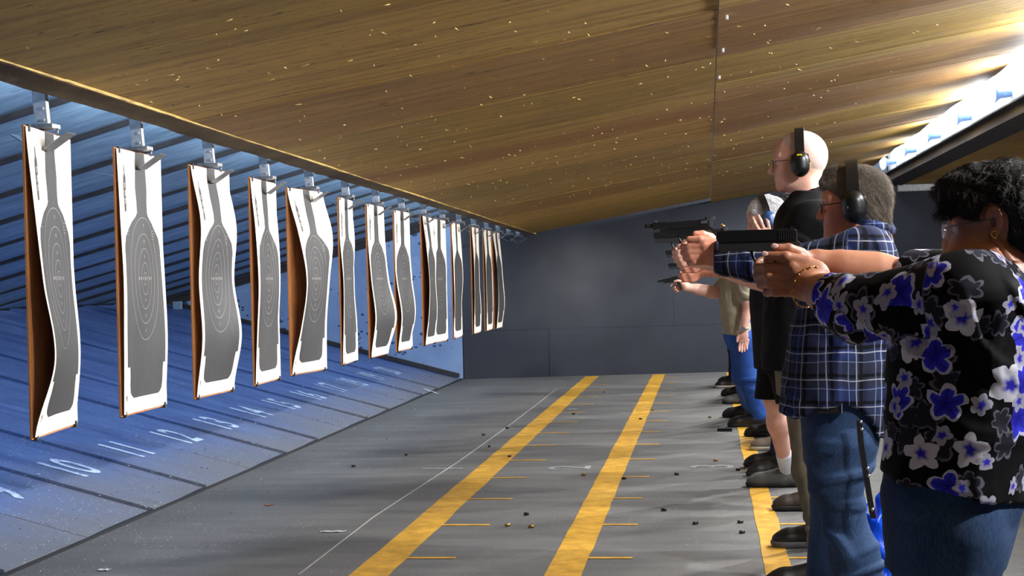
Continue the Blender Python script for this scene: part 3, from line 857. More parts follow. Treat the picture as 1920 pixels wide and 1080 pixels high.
def grow(V, Q, n, L, rad, flow, seed=1, region=None, lift=.0015):
    "thin tapering locks of hair rooted on the surface and combed along flow(P, N)"
    rng = np.random.default_rng(seed)
    fn = np.cross(V[Q[:, 2]]-V[Q[:, 0]], V[Q[:, 3]]-V[Q[:, 1]]); VN = np.zeros_like(V)
    for c in range(4): np.add.at(VN, Q[:, c], fn)
    VN /= np.linalg.norm(VN, axis=1)[:, None]+1e-12
    idx = rng.integers(0, len(V), n*3)
    if region is not None: idx = idx[region(V[idx])]
    idx = idx[:n]; P = V[idx].copy(); N = VN[idx]; n = len(idx)
    Ls = L*rng.uniform(.6, 1.25, n); seg = 4; rings = []
    jit = rng.normal(0, .16, (n, 3)); side0 = None
    for k in range(seg+1):
        D = flow(P, N)+jit; D -= N*(D*N).sum(1)[:, None]*.85; D /= np.linalg.norm(D, axis=1)[:, None]+1e-9
        S_ = np.cross(D, N); S_ /= np.linalg.norm(S_, axis=1)[:, None]+1e-9
        r = rad*(1-.85*(k/seg)**1.5)*rng.uniform(.8, 1.2, n)[:, None]
        up = P+N*(lift*(.3+1.2*math.sin(math.pi*k/seg*.8)))
        rings.append(np.stack([up-S_*r-N*r*.4, up+N*r*.8, up+S_*r-N*r*.4], 1))
        P = P+D*(Ls/seg)[:, None]
    A_ = np.stack(rings, 1)                      # n, seg+1, 3, 3
    base = len(V); nv = (seg+1)*3; Vn = A_.reshape(-1, 3); F_ = []
    o = base+np.arange(n)*nv
    for k in range(seg):
        for c in range(3):
            d = (c+1) % 3; F_.append(np.stack([o+k*3+c, o+k*3+d, o+(k+1)*3+d, o+(k+1)*3+c], 1))
    return np.concatenate([V, Vn]), np.concatenate([Q]+F_)
def sdf_obj(name, shapes, h, mat, parent, disp=None, uv=None, fmat=None, minfrac=.02, smooth_it=1, hair=None):
    V, Q = sdf_mesh(shapes, h, disp)
    V, Q = keep_largest(V, Q, minfrac)
    for _ in range(smooth_it):      # one light pass of smoothing
        s = np.zeros_like(V); c = np.zeros(len(V))
        for a_, b_ in ((0, 1), (1, 2), (2, 3), (3, 0)):
            np.add.at(s, Q[:, a_], V[Q[:, b_]]); np.add.at(s, Q[:, b_], V[Q[:, a_]]); np.add.at(c, Q[:, a_], 1); np.add.at(c, Q[:, b_], 1)
        V = V*.5+.5*s/np.maximum(c, 1)[:, None]
    if hair is not None: V, Q = grow(V, Q, **hair)
    me = bpy.data.meshes.new(name)
    me.vertices.add(len(V)); me.vertices.foreach_set('co', V.astype(np.float32).ravel())
    me.loops.add(len(Q)*4); me.loops.foreach_set('vertex_index', Q.astype(np.int32).ravel())
    me.polygons.add(len(Q)); me.polygons.foreach_set('loop_start', np.arange(0, len(Q)*4, 4, dtype=np.int32))
    me.update(calc_edges=True); me.validate()
    me.polygons.foreach_set('use_smooth', np.ones(len(me.polygons), dtype=bool))
    if uv is not None:
        at_ = me.attributes.new('pat', 'FLOAT_VECTOR', 'POINT'); at_.data.foreach_set('vector', uv(V).astype(np.float32).ravel())
    o = link(name, me, mat, parent)
    if fmat is not None:
        fc = V[Q].mean(axis=1); me.polygons.foreach_set('material_index', fmat(fc).astype(np.int32))
    return o
def folds(items):
    "cloth folds: items = (direction, wavelength, depth, phase, centre, reach); bent by a slow wave"
    def f(P):
        D = np.zeros(len(P))
        for (d, wl, dep, ph, c, rch) in items:
            d = nrm(d); w = np.exp(-((P-np.asarray(c, float))**2).sum(1)/(rch*rch)); e = nrm(np.cross(d, (.3, 1, .2)))
            a = P@d; b = P@e
            ph2 = 2.1*np.sin(b*13+a*5+ph)+1.5*np.sin(b*7-P[:, 1]*9+ph*2)+.8*np.sin(b*23+ph*3)
            s = np.sin(a*2*math.pi/(wl*1.35)+ph+ph2); m = np.clip(.45+.9*np.sin(b*17+a*11+ph*1.7)*np.cos(a*9-ph), 0, 1.2)
            D += dep*w*m*(.55-np.exp(-(s-.9)**2*6)*1.3)
        return D
    return f

# ---------------------------------------------------------------- anatomy
def head_shapes(c, f, u=(0, 0, 1), s=1.0, nose=1.0, jaw=1.0, fat=0.0, ears=True, skull_only=False):
    "c: centre between the ears at eye height; f: where the face looks; s: 1 = a head 0.235 m tall"
    A = axes(f, u)
    W = lambda x, y, z: c+(A[0]*x+A[1]*y+A[2]*z)*s
    S = []
    S.append(el(W(-.008, 0, .040), V3(.098, .077, .086)*s, A, .02))
    S.append(el(W(-.035, 0, .015), V3(.070, .070, .075)*s, A, .03))
    S.append(el(W(.034, 0, .000), V3(.056, .062, .085)*s, A, .03))
    S.append(el(W(.048, 0, -.045), V3(.042, .050, .055)*s, A, .03))           # muzzle
    S.append(el(W(.020, 0, -.072), V3((.064+fat*.3)*jaw, .052+fat, .036)*s, A, .03))         # jaw
    S.append(el(W(.072, 0, -.090), V3(.020, .022, .020)*s, A, .02))           # chin
    for y in (-1, 1):
        S.append(el(W(.052, y*.038, -.022), V3(.030, .026, .028)*s, A, .025))   # cheek
        S.append(rc(W(.084, y*.012, .026), W(.070, y*.046, .028), .009*s, .008*s, .018))   # brow
        S.append(el(W(.094, y*.031, .000), V3(.018, .022, .014)*s, A, .012, 's'))    # socket
        S.append(el(W(.074, y*.031, .002), V3(.0135, .0135, .0125)*s, A, .004))          # eyeball with lids
        S.append(rc(W(.084, y*.019, .000), W(.074, y*.046, .001), .003*s, .003*s, .004))
    S.append(rc(W(.088, 0, .012), W(.1105*nose+.0, 0, -.026), .008*s, .011*s*nose, .012))         # nose
    for y in (-1, 1): S.append(el(W(.098, y*.013, -.032), V3(.011, .008, .008)*s, A, .006))
    S.append(rc(W(.086, -.016, -.056), W(.086, .016, -.056), .006*s, .006*s, .010))     # lips
    S.append(el(W(.091, 0, -.054), V3(.008, .014, .005)*s, A, .006)); S.append(el(W(.089, 0, -.065), V3(.008, .013, .006)*s, A, .006))
    S.append(el(W(.099, 0, -.0595), V3(.010, .022, .0016)*s, A, .002, 's'))
    if ears:
        for y in (-1, 1):
            E = lambda x, z: W(x-.006, y*(.0775+max(0, (.012-x))*.52), z)
            Ae = axes(A[0]+A[1]*(-.46*y), u)
            S.append(el(E(-.004, .002), V3(.017, .0035, .029)*s, Ae, .005))
            hx = [(.008, -.002), (.013, .008), (.012, .020), (.004, .030), (-.007, .031), (-.016, .024), (-.020, .011), (-.019, -.003), (-.014, -.016), (-.007, -.026), (.001, -.030), (.006, -.024)]
            for (p_, q_) in zip(hx[:-1], hx[1:]): S.append(rc(E(*p_)+A[1]*y*.002*s, E(*q_)+A[1]*y*.002*s, .0036*s, .0036*s, .003))
            S.append(rc(E(-.010, .018), E(-.011, -.008), .0032*s, .003*s, .004)); S.append(rc(E(.011, .0), E(.010, -.008), .0045*s, .0035*s, .003))
            S.append(el(E(.001, -.002)+A[1]*y*.004*s, V3(.0085, .0065, .012)*s, Ae, .003, 's'))
            S.append(el(E(.0, -.025), V3(.007, .0045, .008)*s, Ae, .004))
    return S
def neck_shapes(head_c, base, f, s=1.0, r=.060, k=.03):
    hc = np.asarray(head_c, float); A = axes(f)
    return [rc(hc-A[0]*.020*s-A[2]*.03*s, np.asarray(base, float), r*s*.95, r*s*1.12, k)]
def finger(pts, r0, r1, k=.0035):
    S = []; n = len(pts)-1
    for i in range(n):
        a = r0+(r1-r0)*i/n; b = r0+(r1-r0)*(i+1)/n
        S.append(rc(pts[i], pts[i+1], a, b, k if i == 0 else .003))
        if i: S.append(el(pts[i], V3(1, 1, 1)*a*1.07, I3, .003))
    return S
def grip_hands(O, f, up, wristL, elbowL, wristR, elbowR, s=1.0, which='LR'):
    """two hands closed on a pistol whose backstrap top is at O, pointing along f. returns shapes.
    local frame: f forward, l towards the camera side (shooter's left), u up"""
    f = nrm(f); l = nrm(np.cross(up, f)); u = np.cross(f, l)
    W = lambda a, b, c: O+(f*a+l*b+u*c)*s
    S = []
    if 'R' in which:
        wr = W(-.085, -.012, -.050) if wristR is None else np.asarray(wristR, float)
        rows = [(-.018, .92), (-.036, 1.0), (-.055, .96), (-.072, .84)]
        mcps = []
        for i, (c, L) in enumerate(rows):
            m = W(-.006-.004*i, -.036, c); mcps.append(m)
            S.append(rc(wr, m, .019*s, .0115*s, .012))
            if i == 0: S += finger([m, W(.040, -.030, -.014), W(.062, -.016, -.020), W(.068, .004, -.024)], .0092*s, .0072*s)
            else: S += finger([m, W(.040*L-.003*i, -.030, c-.004), W(.054*L-.003*i, -.004, c-.006), W(.040*L-.003*i, .020, c-.006)], .0098*s, .0078*s)
        S.append(el(W(-.040, -.022, -.045), V3(.040, .022, .036)*s, np.array([f, l, u]), .015))
        S.append(rc(wr, W(-.020, .012, -.012), .020*s, .015*s, .014))
        S += finger([W(-.022, .016, -.006), W(.004, .034, .004), W(.028, .040, .006)], .0120*s, .0088*s)
        S.append(rc(wr, elbowR, .026*s, .044*s, .02))
        S.append(rc(wr+(np.asarray(elbowR, float)-wr)*.35, wr+(np.asarray(elbowR, float)-wr)*.8, .034*s, .045*s, .03))
    if 'L' in which:
        wl = W(-.080, .046, -.070) if wristL is None else np.asarray(wristL, float)
        rows = [(-.030, .96), (-.048, 1.02), (-.066, .98), (-.083, .86)]
        for i, (c, L) in enumerate(rows):
            m = W(.000-.006*i, .052-.002*i, c-.004)
            S.append(rc(wl, m, .020*s, .0125*s, .014))
            S += finger([m, W(.052*L-.004*i, .046, c-.003), W(.072*L-.004*i, .012, c-.004), W(.060*L-.004*i, -.014, c-.003)], .0102*s, .0080*s)
            S.append(el(m+l*.004*s, V3(.012, .010, .011)*s, np.array([f, l, u]), .008))
        S.append(el(W(-.038, .044, -.056), V3(.042, .020, .038)*s, np.array([f, l, u]), .018))
        S.append(rc(wl, W(-.026, .040, -.030), .021*s, .017*s, .015))
        S += finger([W(-.030, .044, -.024), W(.012, .055, -.013), W(.048, .050, -.010)], .0130*s, .0092*s)
        S.append(rc(wl, elbowL, .027*s, .046*s, .02))
        S.append(rc(wl+(np.asarray(elbowL, float)-wl)*.35, wl+(np.asarray(elbowL, float)-wl)*.8, .035*s, .046*s, .03))
    return S
# ================================================================ people
def skin_mat(name, a, b):
    t = NT(name); o3 = t.obj()
    c = t.ramp(t.noise(o3, 14, 5), [(.3, lin(a)), (.7, lin(b))])
    c = t.mix(t.ramp(t.noise(o3, 120, 3), [(.6, 0), (.8, .25)]), c, lin((150, 84, 66)))
    t.set(c, .48, Subsurface_Weight=.06, Subsurface_Scale=.01); t.bump(t.noise(o3, 260, 3), .12, .002)
    return t.m
SK_TAN = skin_mat('skin_tan', (158, 102, 76), (186, 128, 98))
SK_FAIR = skin_mat('skin_fair', (214, 158, 140), (236, 188, 172))
SK_RUDDY = skin_mat('skin_ruddy', (196, 124, 98), (222, 154, 128))
def cloth(name, a, b, rough=.85, scale=12, weave=900):
    t = NT(name); o3 = t.obj()
    t.set(t.ramp(t.noise(o3, scale, 5), [(.3, lin(a)), (.7, lin(b))]), rough, Specular_IOR_Level=.15)
    t.bump(t.noise(o3, weave, 2), .12, .001); return t.m
M_BLACKC = cloth('black_cotton', (13, 13, 15), (22, 22, 25))
M_KHAKI = cloth('khaki_twill', (104, 98, 82), (128, 120, 102))
M_BEIGE = cloth('beige_shirt_cloth', (150, 144, 126), (172, 164, 144))
M_CHAR = cloth('charcoal_cotton', (24, 24, 27), (34, 34, 38))
M_NAVY = cloth('navy_cotton', (26, 30, 44), (38, 44, 62))
M_SOCK = cloth('white_sock', (206, 208, 220), (232, 234, 240))
M_GREY = cloth('grey_cotton', (96, 98, 104), (120, 122, 128))
def denim(name, a, b, pale):
    t = NT(name); o3 = t.obj()
    c = t.ramp(t.noise(t.mapv(o3, (1, 1, .35)), 9, 5, .6), [(.3, lin(a)), (.7, lin(b))])
    c = t.mix(t.ramp(t.noise(t.mapv(o3, (1, 1, .5)), 3.2, 3), [(.5, 0), (.75, .5)]), c, lin(pale))
    c = t.mix(t.ramp(t.noise(t.mapv(o3, (1, 1, .12)), 480, 2), [(.4, .08), (.6, 0)]), c, lin((150, 170, 200)))
    t.set(c, .85, Specular_IOR_Level=.2); t.bump(t.noise(o3, 700, 2), .05, .001); return t.m
M_DENIM = denim('denim_mid_blue', (26, 47, 80), (38, 64, 102), (66, 96, 134))
M_DENIM2 = denim('denim_bright_blue', (26, 62, 138), (38, 84, 168), (70, 120, 200))
M_DENIM3 = denim('denim_dark', (24, 36, 62), (36, 52, 86), (52, 74, 112))

t = NT('plaid_flannel'); at_ = t.node('ShaderNodeAttribute', attribute_name='pat').outputs['Vector']
wob = t.node('ShaderNodeVectorMath', {0: t.node('ShaderNodeTexNoise', {'Vector': t.obj(), 'Scale': 5.0}).outputs['Color'], 1: (.5, .5, .5)}, operation='SUBTRACT').outputs[0]
pv = t.node('ShaderNodeVectorMath', {0: wob, 1: (.03, .03, 0), 2: at_}, operation='MULTIPLY_ADD').outputs[0]
u, v, _ = t.sep(pv)
def band(c, per, ph, w_):      # 1 inside a band of width w_ in every period
    fr = t.math('FRACT', t.math('ADD', t.math('DIVIDE', c, per), ph))
    return t.math('LESS_THAN', t.math('ABSOLUTE', t.math('SUBTRACT', fr, .5)), w_/per/2)
PER = .088
base = lin((36, 48, 92)); c = t.mix(0.0, base, base)
for (cc, ph) in ((u, .13), (v, .31)):
    c = t.mix(t.math('MULTIPLY', band(cc, PER*2, ph, PER*.95), .62), c, lin((40, 42, 52)))
for (cc, ph) in ((u, .0), (v, .2)):
    c = t.mix(t.math('MULTIPLY', band(cc, PER, ph, .011), .9), c, lin((12, 12, 18)))
for (cc, ph) in ((u, .17), (v, .37)):
    c = t.mix(t.math('MULTIPLY', band(cc, PER, ph, .0038), .45), c, lin((200, 205, 220)))
for (cc, ph) in ((u, -.55), (v, -.30)):
    c = t.mix(t.math('MULTIPLY', band(cc, PER, ph, .003), .4), c, lin((150, 165, 205)))
t.set(c, .9, Specular_IOR_Level=.15); t.bump(t.noise(t.obj(), 600, 2), .15, .001); M_PLAID = t.m

t = NT('floral_print'); at_ = t.node('ShaderNodeAttribute', attribute_name='pat').outputs['Vector']
wob = t.node('ShaderNodeVectorMath', {0: t.node('ShaderNodeTexNoise', {'Vector': t.obj(), 'Scale': 16.0, 'Detail': 4.0}).outputs['Color'], 1: (.5, .5, .5)}, operation='SUBTRACT').outputs[0]
pv = t.node('ShaderNodeVectorMath', {0: wob, 1: (.035, .035, 0), 2: at_}, operation='MULTIPLY_ADD').outputs[0]
def flowers(pv, scale, seed, size, npet, thr):
    sv = t.node('ShaderNodeVectorMath', {0: pv, 1: (scale, scale, 0)}, operation='MULTIPLY').outputs[0]
    sv = t.node('ShaderNodeVectorMath', {0: sv, 1: (seed, seed*1.7, 0)}, operation='ADD').outputs[0]
    vo = t.node('ShaderNodeTexVoronoi', {'Vector': sv, 'Scale': 1.0, 'Randomness': .85}, voronoi_dimensions='2D')
    dv = t.node('ShaderNodeVectorMath', {0: sv, 1: vo.outputs['Position']}, operation='SUBTRACT').outputs[0]
    dx, dy, _ = t.sep(dv); r_, g_, b_ = [t.node('ShaderNodeSeparateColor', {0: vo.outputs['Color']}).outputs[i] for i in range(3)]
    ang = t.math('ADD', t.math('ARCTAN2', dy, dx), t.math('MULTIPLY', r_, 6.0))
    pet = t.math('ADD', .62, t.math('MULTIPLY', .38, t.math('ABSOLUTE', t.math('COSINE', t.math('MULTIPLY', ang, npet/2)))))
    rad = t.math('MULTIPLY', t.math('MULTIPLY', pet, size), t.math('ADD', .65, t.math('MULTIPLY', g_, .5)))
    q = t.math('DIVIDE', vo.outputs['Distance'], rad)
    inside = t.math('MULTIPLY', t.math('LESS_THAN', q, 1.0), t.math('GREATER_THAN', b_, thr))
    rim = t.math('GREATER_THAN', t.math('MULTIPLY', q, t.math('ADD', .75, t.math('MULTIPLY', t.noise(sv, 6.0, 3), .5))), .80)
    vein = t.math('LESS_THAN', t.math('ABSOLUTE', t.math('SINE', t.math('MULTIPLY', ang, npet/2))), .13)
    return inside, rim, r_, q, vein
c = t.mix(0.0, lin((9, 9, 13)), lin((9, 9, 13)))
i1, rim1, k1, q1, ve = flowers(pv, 15.0, 3.1, .52, 6.0, .25)                  # grey leaves and buds
c = t.mix(i1, c, t.mix(rim1, lin((40, 40, 50)), lin((96, 96, 110))))
i2, rim2, k2, q2, ve2 = flowers(pv, 11.5, 0.0, .56, 5.0, .30)               # blue and white blossoms
isw = t.math('GREATER_THAN', k2, .70)
blue = t.mix(q2, lin((28, 22, 150)), lin((62, 66, 235)))
blue = t.mix(t.math('MULTIPLY', ve2, .6), blue, lin((20, 14, 90)))
blue = t.mix(rim2, blue, lin((196, 198, 226)))
white = t.mix(t.ramp(q2, [(.2, 0.0), (.5, 1.0)]), lin((50, 46, 190)), lin((206, 206, 220)))
c = t.mix(i2, c, t.mix(isw, blue, white))
i3, rim3, k3, q3, ve3 = flowers(pv, 19.0, 7.7, .46, 5.0, .66)               # small light blossoms between
c = t.mix(i3, c, t.mix(t.ramp(q3, [(.25, 0.0), (.55, 1.0)]), lin((52, 48, 200)), lin((170, 170, 190))))
t.set(c, .8, Specular_IOR_Level=.12); t.bump(t.noise(t.obj(), 300, 2), .1, .001); M_FLORAL = t.m

def hair_mat(name, a, b, rough=.5, sc=(60, 60, 12)):
    t = NT(name); o3 = t.obj()
    n = t.noise(t.mapv(o3, sc), 3.0, 6, .7, 1.0)
    t.set(t.ramp(n, [(.32, lin(a)), (.68, lin(b))]), rough); t.bump(n, .9, .008); return t.m
H_BLACK = hair_mat('black_hair', (7, 7, 8), (20, 20, 23), .65, (30, 30, 22))
H_GREY = hair_mat('grey_brown_hair', (84, 74, 64), (168, 152, 136), .5, (70, 70, 18))
H_WHITE = hair_mat('white_hair', (214, 210, 214), (250, 248, 252), .6)
H_DARK = hair_mat('dark_grey_hair', (30, 30, 32), (80, 78, 80), .5)
plain('nail', (236, 196, 186), .25)
plain('black_plastic', (16, 17, 19), .32, 0, .1); plain('soft_foam', (26, 27, 30), .8); plain('yellow_label', (236, 214, 20), .5); plain('blue_cup', (40, 72, 120), .35)
plain('steel_wire', (120, 122, 126), .3, .9); plain('gold', (226, 176, 84), .25, 1.0); plain('black_leather', (16, 15, 16), .45); plain('black_sole', (26, 26, 28), .7)
plain('grey_sole', (92, 92, 96), .7); plain('taupe_leather', (98, 84, 70), .6); plain('pale_sole', (168, 160, 144), .7); plain('trail_fabric', (78, 78, 76), .8, 0, .35, 220)
plain('silver', (206, 208, 212), .3, 1.0); plain('brown_leather', (50, 38, 32), .55)
t = NT('clear_lens'); t.set((.92, .95, 1), .05, Transmission_Weight=.0, Alpha=.22, Specular_IOR_Level=.9); M_LENS = t.m

def shoe(parent, ankle, f, L, mat, sole, kind='low', name='shoe', h=.005, laces=None):
    """ankle: point over the heel on the floor (z = 0 plane), f: toe direction, L: length"""
    A = axes(V3(f[0], f[1], 0)); o = V3(ankle[0], ankle[1], 0)
    W = lambda x, y, z: o+A[0]*x+A[1]*y+A[2]*z
    s = L/.29
    up = [rc(W(-.035*s, 0, .048), W(.03*s, 0, .052), .036*s, .040*s, .03), rc(W(.03*s, 0, .05), W(.14*s, -.004, .042), .044*s, .043*s, .03),
          el(W(.165*s, -.004, .036), V3(.052, .044, .032)*s, A, .03), rc(W(-.028*s, 0, .05), W(-.018*s, 0, .100 if kind == 'low' else .14), .036*s, .036*s, .03),
          rc(W(.02*s, 0, .09), W(.09*s, 0, .066), .026*s, .024*s, .02)]
    if laces is None: laces = h < .006
    if laces:
        for k in range(5):
            xx = (.035+.018*k)*s; zz = .108-.0095*k
            up.append(rc(W(xx, -.022, zz), W(xx+.005, .022, zz), .0035, .0035, .002))
    up.append(plane_cut(W(0, 0, .020), (0, 0, -1)))
    up.append(rc(W(-.02*s, 0, .13 if kind == 'low' else .17), W(-.02*s, 0, .2), .028*s, .03*s, .006, 's'))
    g = sdf_obj(name, up, h, mat, parent)
    so = [rc(W(-.035*s, 0, .03), W(.03*s, 0, .03), .039*s, .041*s, .02), rc(W(.03*s, 0, .03), W(.15*s, -.004, .03), .042*s, .048*s, .02), el(W(.168*s, -.004, .03), V3(.056, .049, .05)*s, A, .02),
          plane_cut(W(0, 0, .001), (0, 0, -1), .001), plane_cut(W(0, 0, .030), (0, 0, 1), .004)]
    sdf_obj('sole', so, h, sole, g)
    return g

def ear_muffs(parent, c, f, s, band_mat, cup_mat, label=None, accent=None, mark=None, u=(0, 0, 1), tilt=0.0, wide=.0):
    A = axes(f, u); W = lambda x, y, z: c+(A[0]*x+A[1]*y+A[2]*z)*s
    root = None
    bm = bmesh.new(); n = 22
    for lane in ((-.012, .0022), (.012, .0022)) if not wide else ((0, .006),):
        pts = []
        for i in range(n+1):
            a = math.pi*(i/n); yy = math.cos(a)*.094; zz = .020+math.sin(a)*.1015
            pts.append(W(lane[0]-.008+tilt*math.sin(a), yy, zz))
        if wide:
            for i in range(n):
                pass
            L0 = [bm.verts.new(Vector(p-A[0]*.016*s)) for p in pts]; L1 = [bm.verts.new(Vector(p+A[0]*.016*s)) for p in pts]
            cc_ = W(0, 0, .03)
            U0 = [bm.verts.new(v.co+(v.co-Vector(cc_)).normalized()*.007*s) for v in L0]; U1 = [bm.verts.new(v.co+(v.co-Vector(cc_)).normalized()*.007*s) for v in L1]
            for i in range(n):
                bm.faces.new((L0[i], L0[i+1], L1[i+1], L1[i])); bm.faces.new((U0[i], U1[i], U1[i+1], U0[i+1]))
                bm.faces.new((L0[i], U0[i], U0[i+1], L0[i+1])); bm.faces.new((L1[i], L1[i+1], U1[i+1], U1[i]))
        else: add_tube(bm, pts, lane[1]*s*1.5, 8)
    for y in (-1, 1):      # wire yokes that carry the cups
        for q in (-1, 1):
            add_tube(bm, [W(-.008+q*.012, y*.094, .028), W(-.008+q*.030, y*.100, .018), W(-.008+q*.036, y*.104, -.012)], .0020*s, 6)
    g = obj('ear_muffs', bm, band_mat, parent)
    for y in (-1, 1):
        k = sdf_obj('ear_cup', [el(W(-.008, y*.104, -.016), V3(.034, .022, .046)*s, A, .01), rc(W(-.008, y*.100, -.03), W(-.008, y*.100, .0), .031*s, .031*s, .012)], .0028*max(1, s), cup_mat, g, smooth_it=0)
        if y == 1 and label: k['label'] = label
        cu = sdf_obj('cushion', [el(W(-.008, y*.0855, -.016), V3(.036, .010, .049)*s, A, .01)], .0032, accent or MATS['soft_foam'], g)
    if mark is not None:
        bm = bmesh.new()
        M = Matrix((Vector(A[0]), Vector(A[1]), Vector(A[2]))).transposed().to_4x4(); M.translation = Vector(W(*mark[0]))
        add_box(bm, (-mark[1]/2, -.001, -mark[2]/2), (mark[1]/2, .0016, mark[2]/2), .0008, M)
        mo = obj('cup_label', bm, mark[3], g)
    return g

def eyeglasses(parent, c, f, s, frame, u=(0, 0, 1), wrap=False):
    A = axes(f, u); W = lambda x, y, z: c+(A[0]*x+A[1]*y+A[2]*z)*s
    bm = bmesh.new()
    for y in (-1, 1):
        if not wrap:
            pts = [W(.104-.006*abs(math.cos(a)), y*.033+.024*math.cos(a), .000+.017*math.sin(a)) for a in np.linspace(0, 2*math.pi, 15)]
            add_tube(bm, pts, .0013*s, 6, cap=False)
        add_tube(bm, [W(.100, y*.060, .008), W(.080, y*.074, .009), W(.0, y*.083, .010), W(-.02, y*.083, -.006)], .0018*s, 6)
    add_tube(bm, [W(.106, -.010, .003), W(.110, 0, .006), W(.106, .010, .003)], .0014*s, 6)
    g = obj('eyeglasses', bm, frame, parent)
    bm = bmesh.new()
    if wrap:
        rows = []
        for z in (-.024, -.008, .008, .020):
            rows.append([bm.verts.new(Vector(W(.118-.045*(y/.068)**2-abs(z)*.25, y, z*(1-.35*(abs(y)/.068)**2)))) for y in np.linspace(-.068, .068, 15)])
        for a, b in zip(rows[:-1], rows[1:]):
            for i in range(14): bm.faces.new((a[i], a[i+1], b[i+1], b[i]))
        rr = bmesh.ops.solidify(bm, geom=bm.faces[:], thickness=.0015)
    else:
        for y in (-1, 1):
            vs = [bm.verts.new(Vector(W(.1035-.006*abs(math.cos(a)), y*.033+.023*math.cos(a), .0+.016*math.sin(a)))) for a in np.linspace(0, 2*math.pi, 14, endpoint=False)]
            bm.faces.new(vs)
    obj('lens', bm, M_LENS, g, True)
    return g

# ---------------------------------------------------------------- pistols
plain('black_gun_finish', (20, 20, 22), .42, .35, .15, 60); plain('polymer_frame', (26, 26, 28), .6, 0, .1); plain('worn_steel', (150, 152, 156), .28, .95)
def pistol(O, f, up, s, label, style='polymer', steel=False, slide_mat=None, group=None):
    """O: top of the backstrap; the muzzle is towards f"""
    f = nrm(f); l = nrm(np.cross(up, f)); u = np.cross(f, l)
    W = lambda a, c, b: Vector(O+(f*a+l*b+u*c)*s)       # outline in (a, c), depth b
    root = empty('pistol', O, label, 'pistol', group)
    sm = slide_mat or MATS['black_gun_finish']
    prof = lambda pts, b, bev=.0012: (lambda bm: (add_prism(bm, pts, W, -b, b, bev*s), bm)[1])(bmesh.new())
    if style == 'polymer':
        L = .158
        sl = prof([(-.014, .012), (L-.004, .012), (L, .016), (L, .034), (L-.006, .038), (-.010, .038), (-.014, .034)], .0125, .0018)
        o_s = obj('slide', sl, sm, root)
        bm = bmesh.new()
        for k in range(7):
            for y in (-1, 1):
                add_prism(bm, [(-.008+.005*k, .015), (-.0062+.005*k, .015), (-.0062+.005*k, .036), (-.008+.005*k, .036)], lambda a, c, b: W(a, c, b), y*.0122, y*.0134)
        obj('serrations', bm, MATS['polymer_frame'], o_s)
        fr = prof([(-.024, .006), (-.014, .0135), (L-.004, .0135), (L-.004, -.004), (L-.010, -.008), (.085, -.008), (.068, -.010), (.030, -.012), (.012, -.02), (-.012, -.010)], .0108, .0015)
        obj('frame', fr, MATS['polymer_frame'], root)
        gp = prof([(-.020, .004), (.030, -.006), (.026, -.030), (.014, -.080), (.012, -.098), (-.036, -.102), (-.030, -.070), (-.020, -.030)], .0135, .0035)
        obj('grip', gp, MATS['polymer_frame'], root)
        mg = prof([(.016, -.099), (.012, -.112), (-.038, -.112), (-.036, -.100)], .0145, .002); obj('magazine_base', mg, MATS['black_gun_finish'], root)
        gx0 = .030
    else:      # steel frame, open slide, external hammer
        L = .178
        sl = prof([(-.018, .012), (.118, .012), (.118, .018), (.150, .018), (.150, .012), (.162, .012), (.164, .034), (.158, .037), (.130, .036), (.10, .034), (.05, .036), (-.010, .038), (-.020, .030)], .0125, .0018)
        o_s = obj('slide', sl, sm, root)
        fr = prof([(-.034, .004), (-.020, .014), (.14, .014), (.142, .004), (.122, -.004), (.066, -.010), (.030, -.012), (.012, -.02), (-.016, -.006)], .0110, .0015)
        obj('frame', fr, MATS['black_gun_finish'], root)
        bm = bmesh.new(); add_tube(bm, [W(.10, .026, 0), W(L+.004, .026, 0), W(L+.010, .026, 0)], [.0065*s, .0065*s, .0075*s], 12); obj('barrel', bm, MATS['black_gun_finish'], root)
        gp = prof([(-.022, .004), (.030, -.006), (.022, -.030), (.006, -.080), (.004, -.098), (-.044, -.100), (-.040, -.066), (-.024, -.030)], .0150, .004)
        obj('grip', gp, MATS['polymer_frame'], root)
        bm = bmesh.new(); add_prism(bm, [(-.020, .014), (-.016, .028), (-.026, .044), (-.036, .047), (-.038, .038), (-.030, .034), (-.028, .012)], W, -.004*s, .004*s, .001*s); obj('hammer', bm, MATS['worn_steel'], root)
        bm = bmesh.new(); add_box(bm, (-.012, -.008, -.003), (.012, .008, .003))
        bm.free(); bm = bmesh.new(); add_prism(bm, [(-.012, .024), (.010, .024), (.006, .032), (-.014, .034)], W, .012, .0155); obj('safety_lever', bm, MATS['worn_steel'] if steel else MATS['black_gun_finish'], root)
    bm = bmesh.new()
    add_tube(bm, [W(.030, -.014, 0), W(.034, -.038, 0), (W(.050, -.044, 0)), W(.070, -.040, 0), W(.080, -.022, 0), W(.084, -.006, 0)], .0032*s, 8); obj('trigger_guard', bm, MATS['polymer_frame'], root)
    bm = bmesh.new(); add_tube(bm, [W(.056, -.006, 0), W(.052, -.020, 0), W(.056, -.031, 0)], [.0036*s, .0032*s, .0026*s], 8); obj('trigger', bm, MATS['worn_steel'], root)
    bm = bmesh.new(); add_prism(bm, [(-.012, .037), (-.004, .037), (-.005, .044), (-.011, .044)], W, -.009*s, .009*s); obj('rear_sight', bm, MATS['black_gun_finish'], root)
    x1 = L-.012 if style == 'polymer' else .152
    bm = bmesh.new(); add_prism(bm, [(x1-.004, .036), (x1+.004, .036), (x1+.003, .043), (x1-.002, .043)], W, -.002*s, .002*s); obj('front_sight', bm, MATS['worn_steel'] if steel else MATS['black_gun_finish'], root)
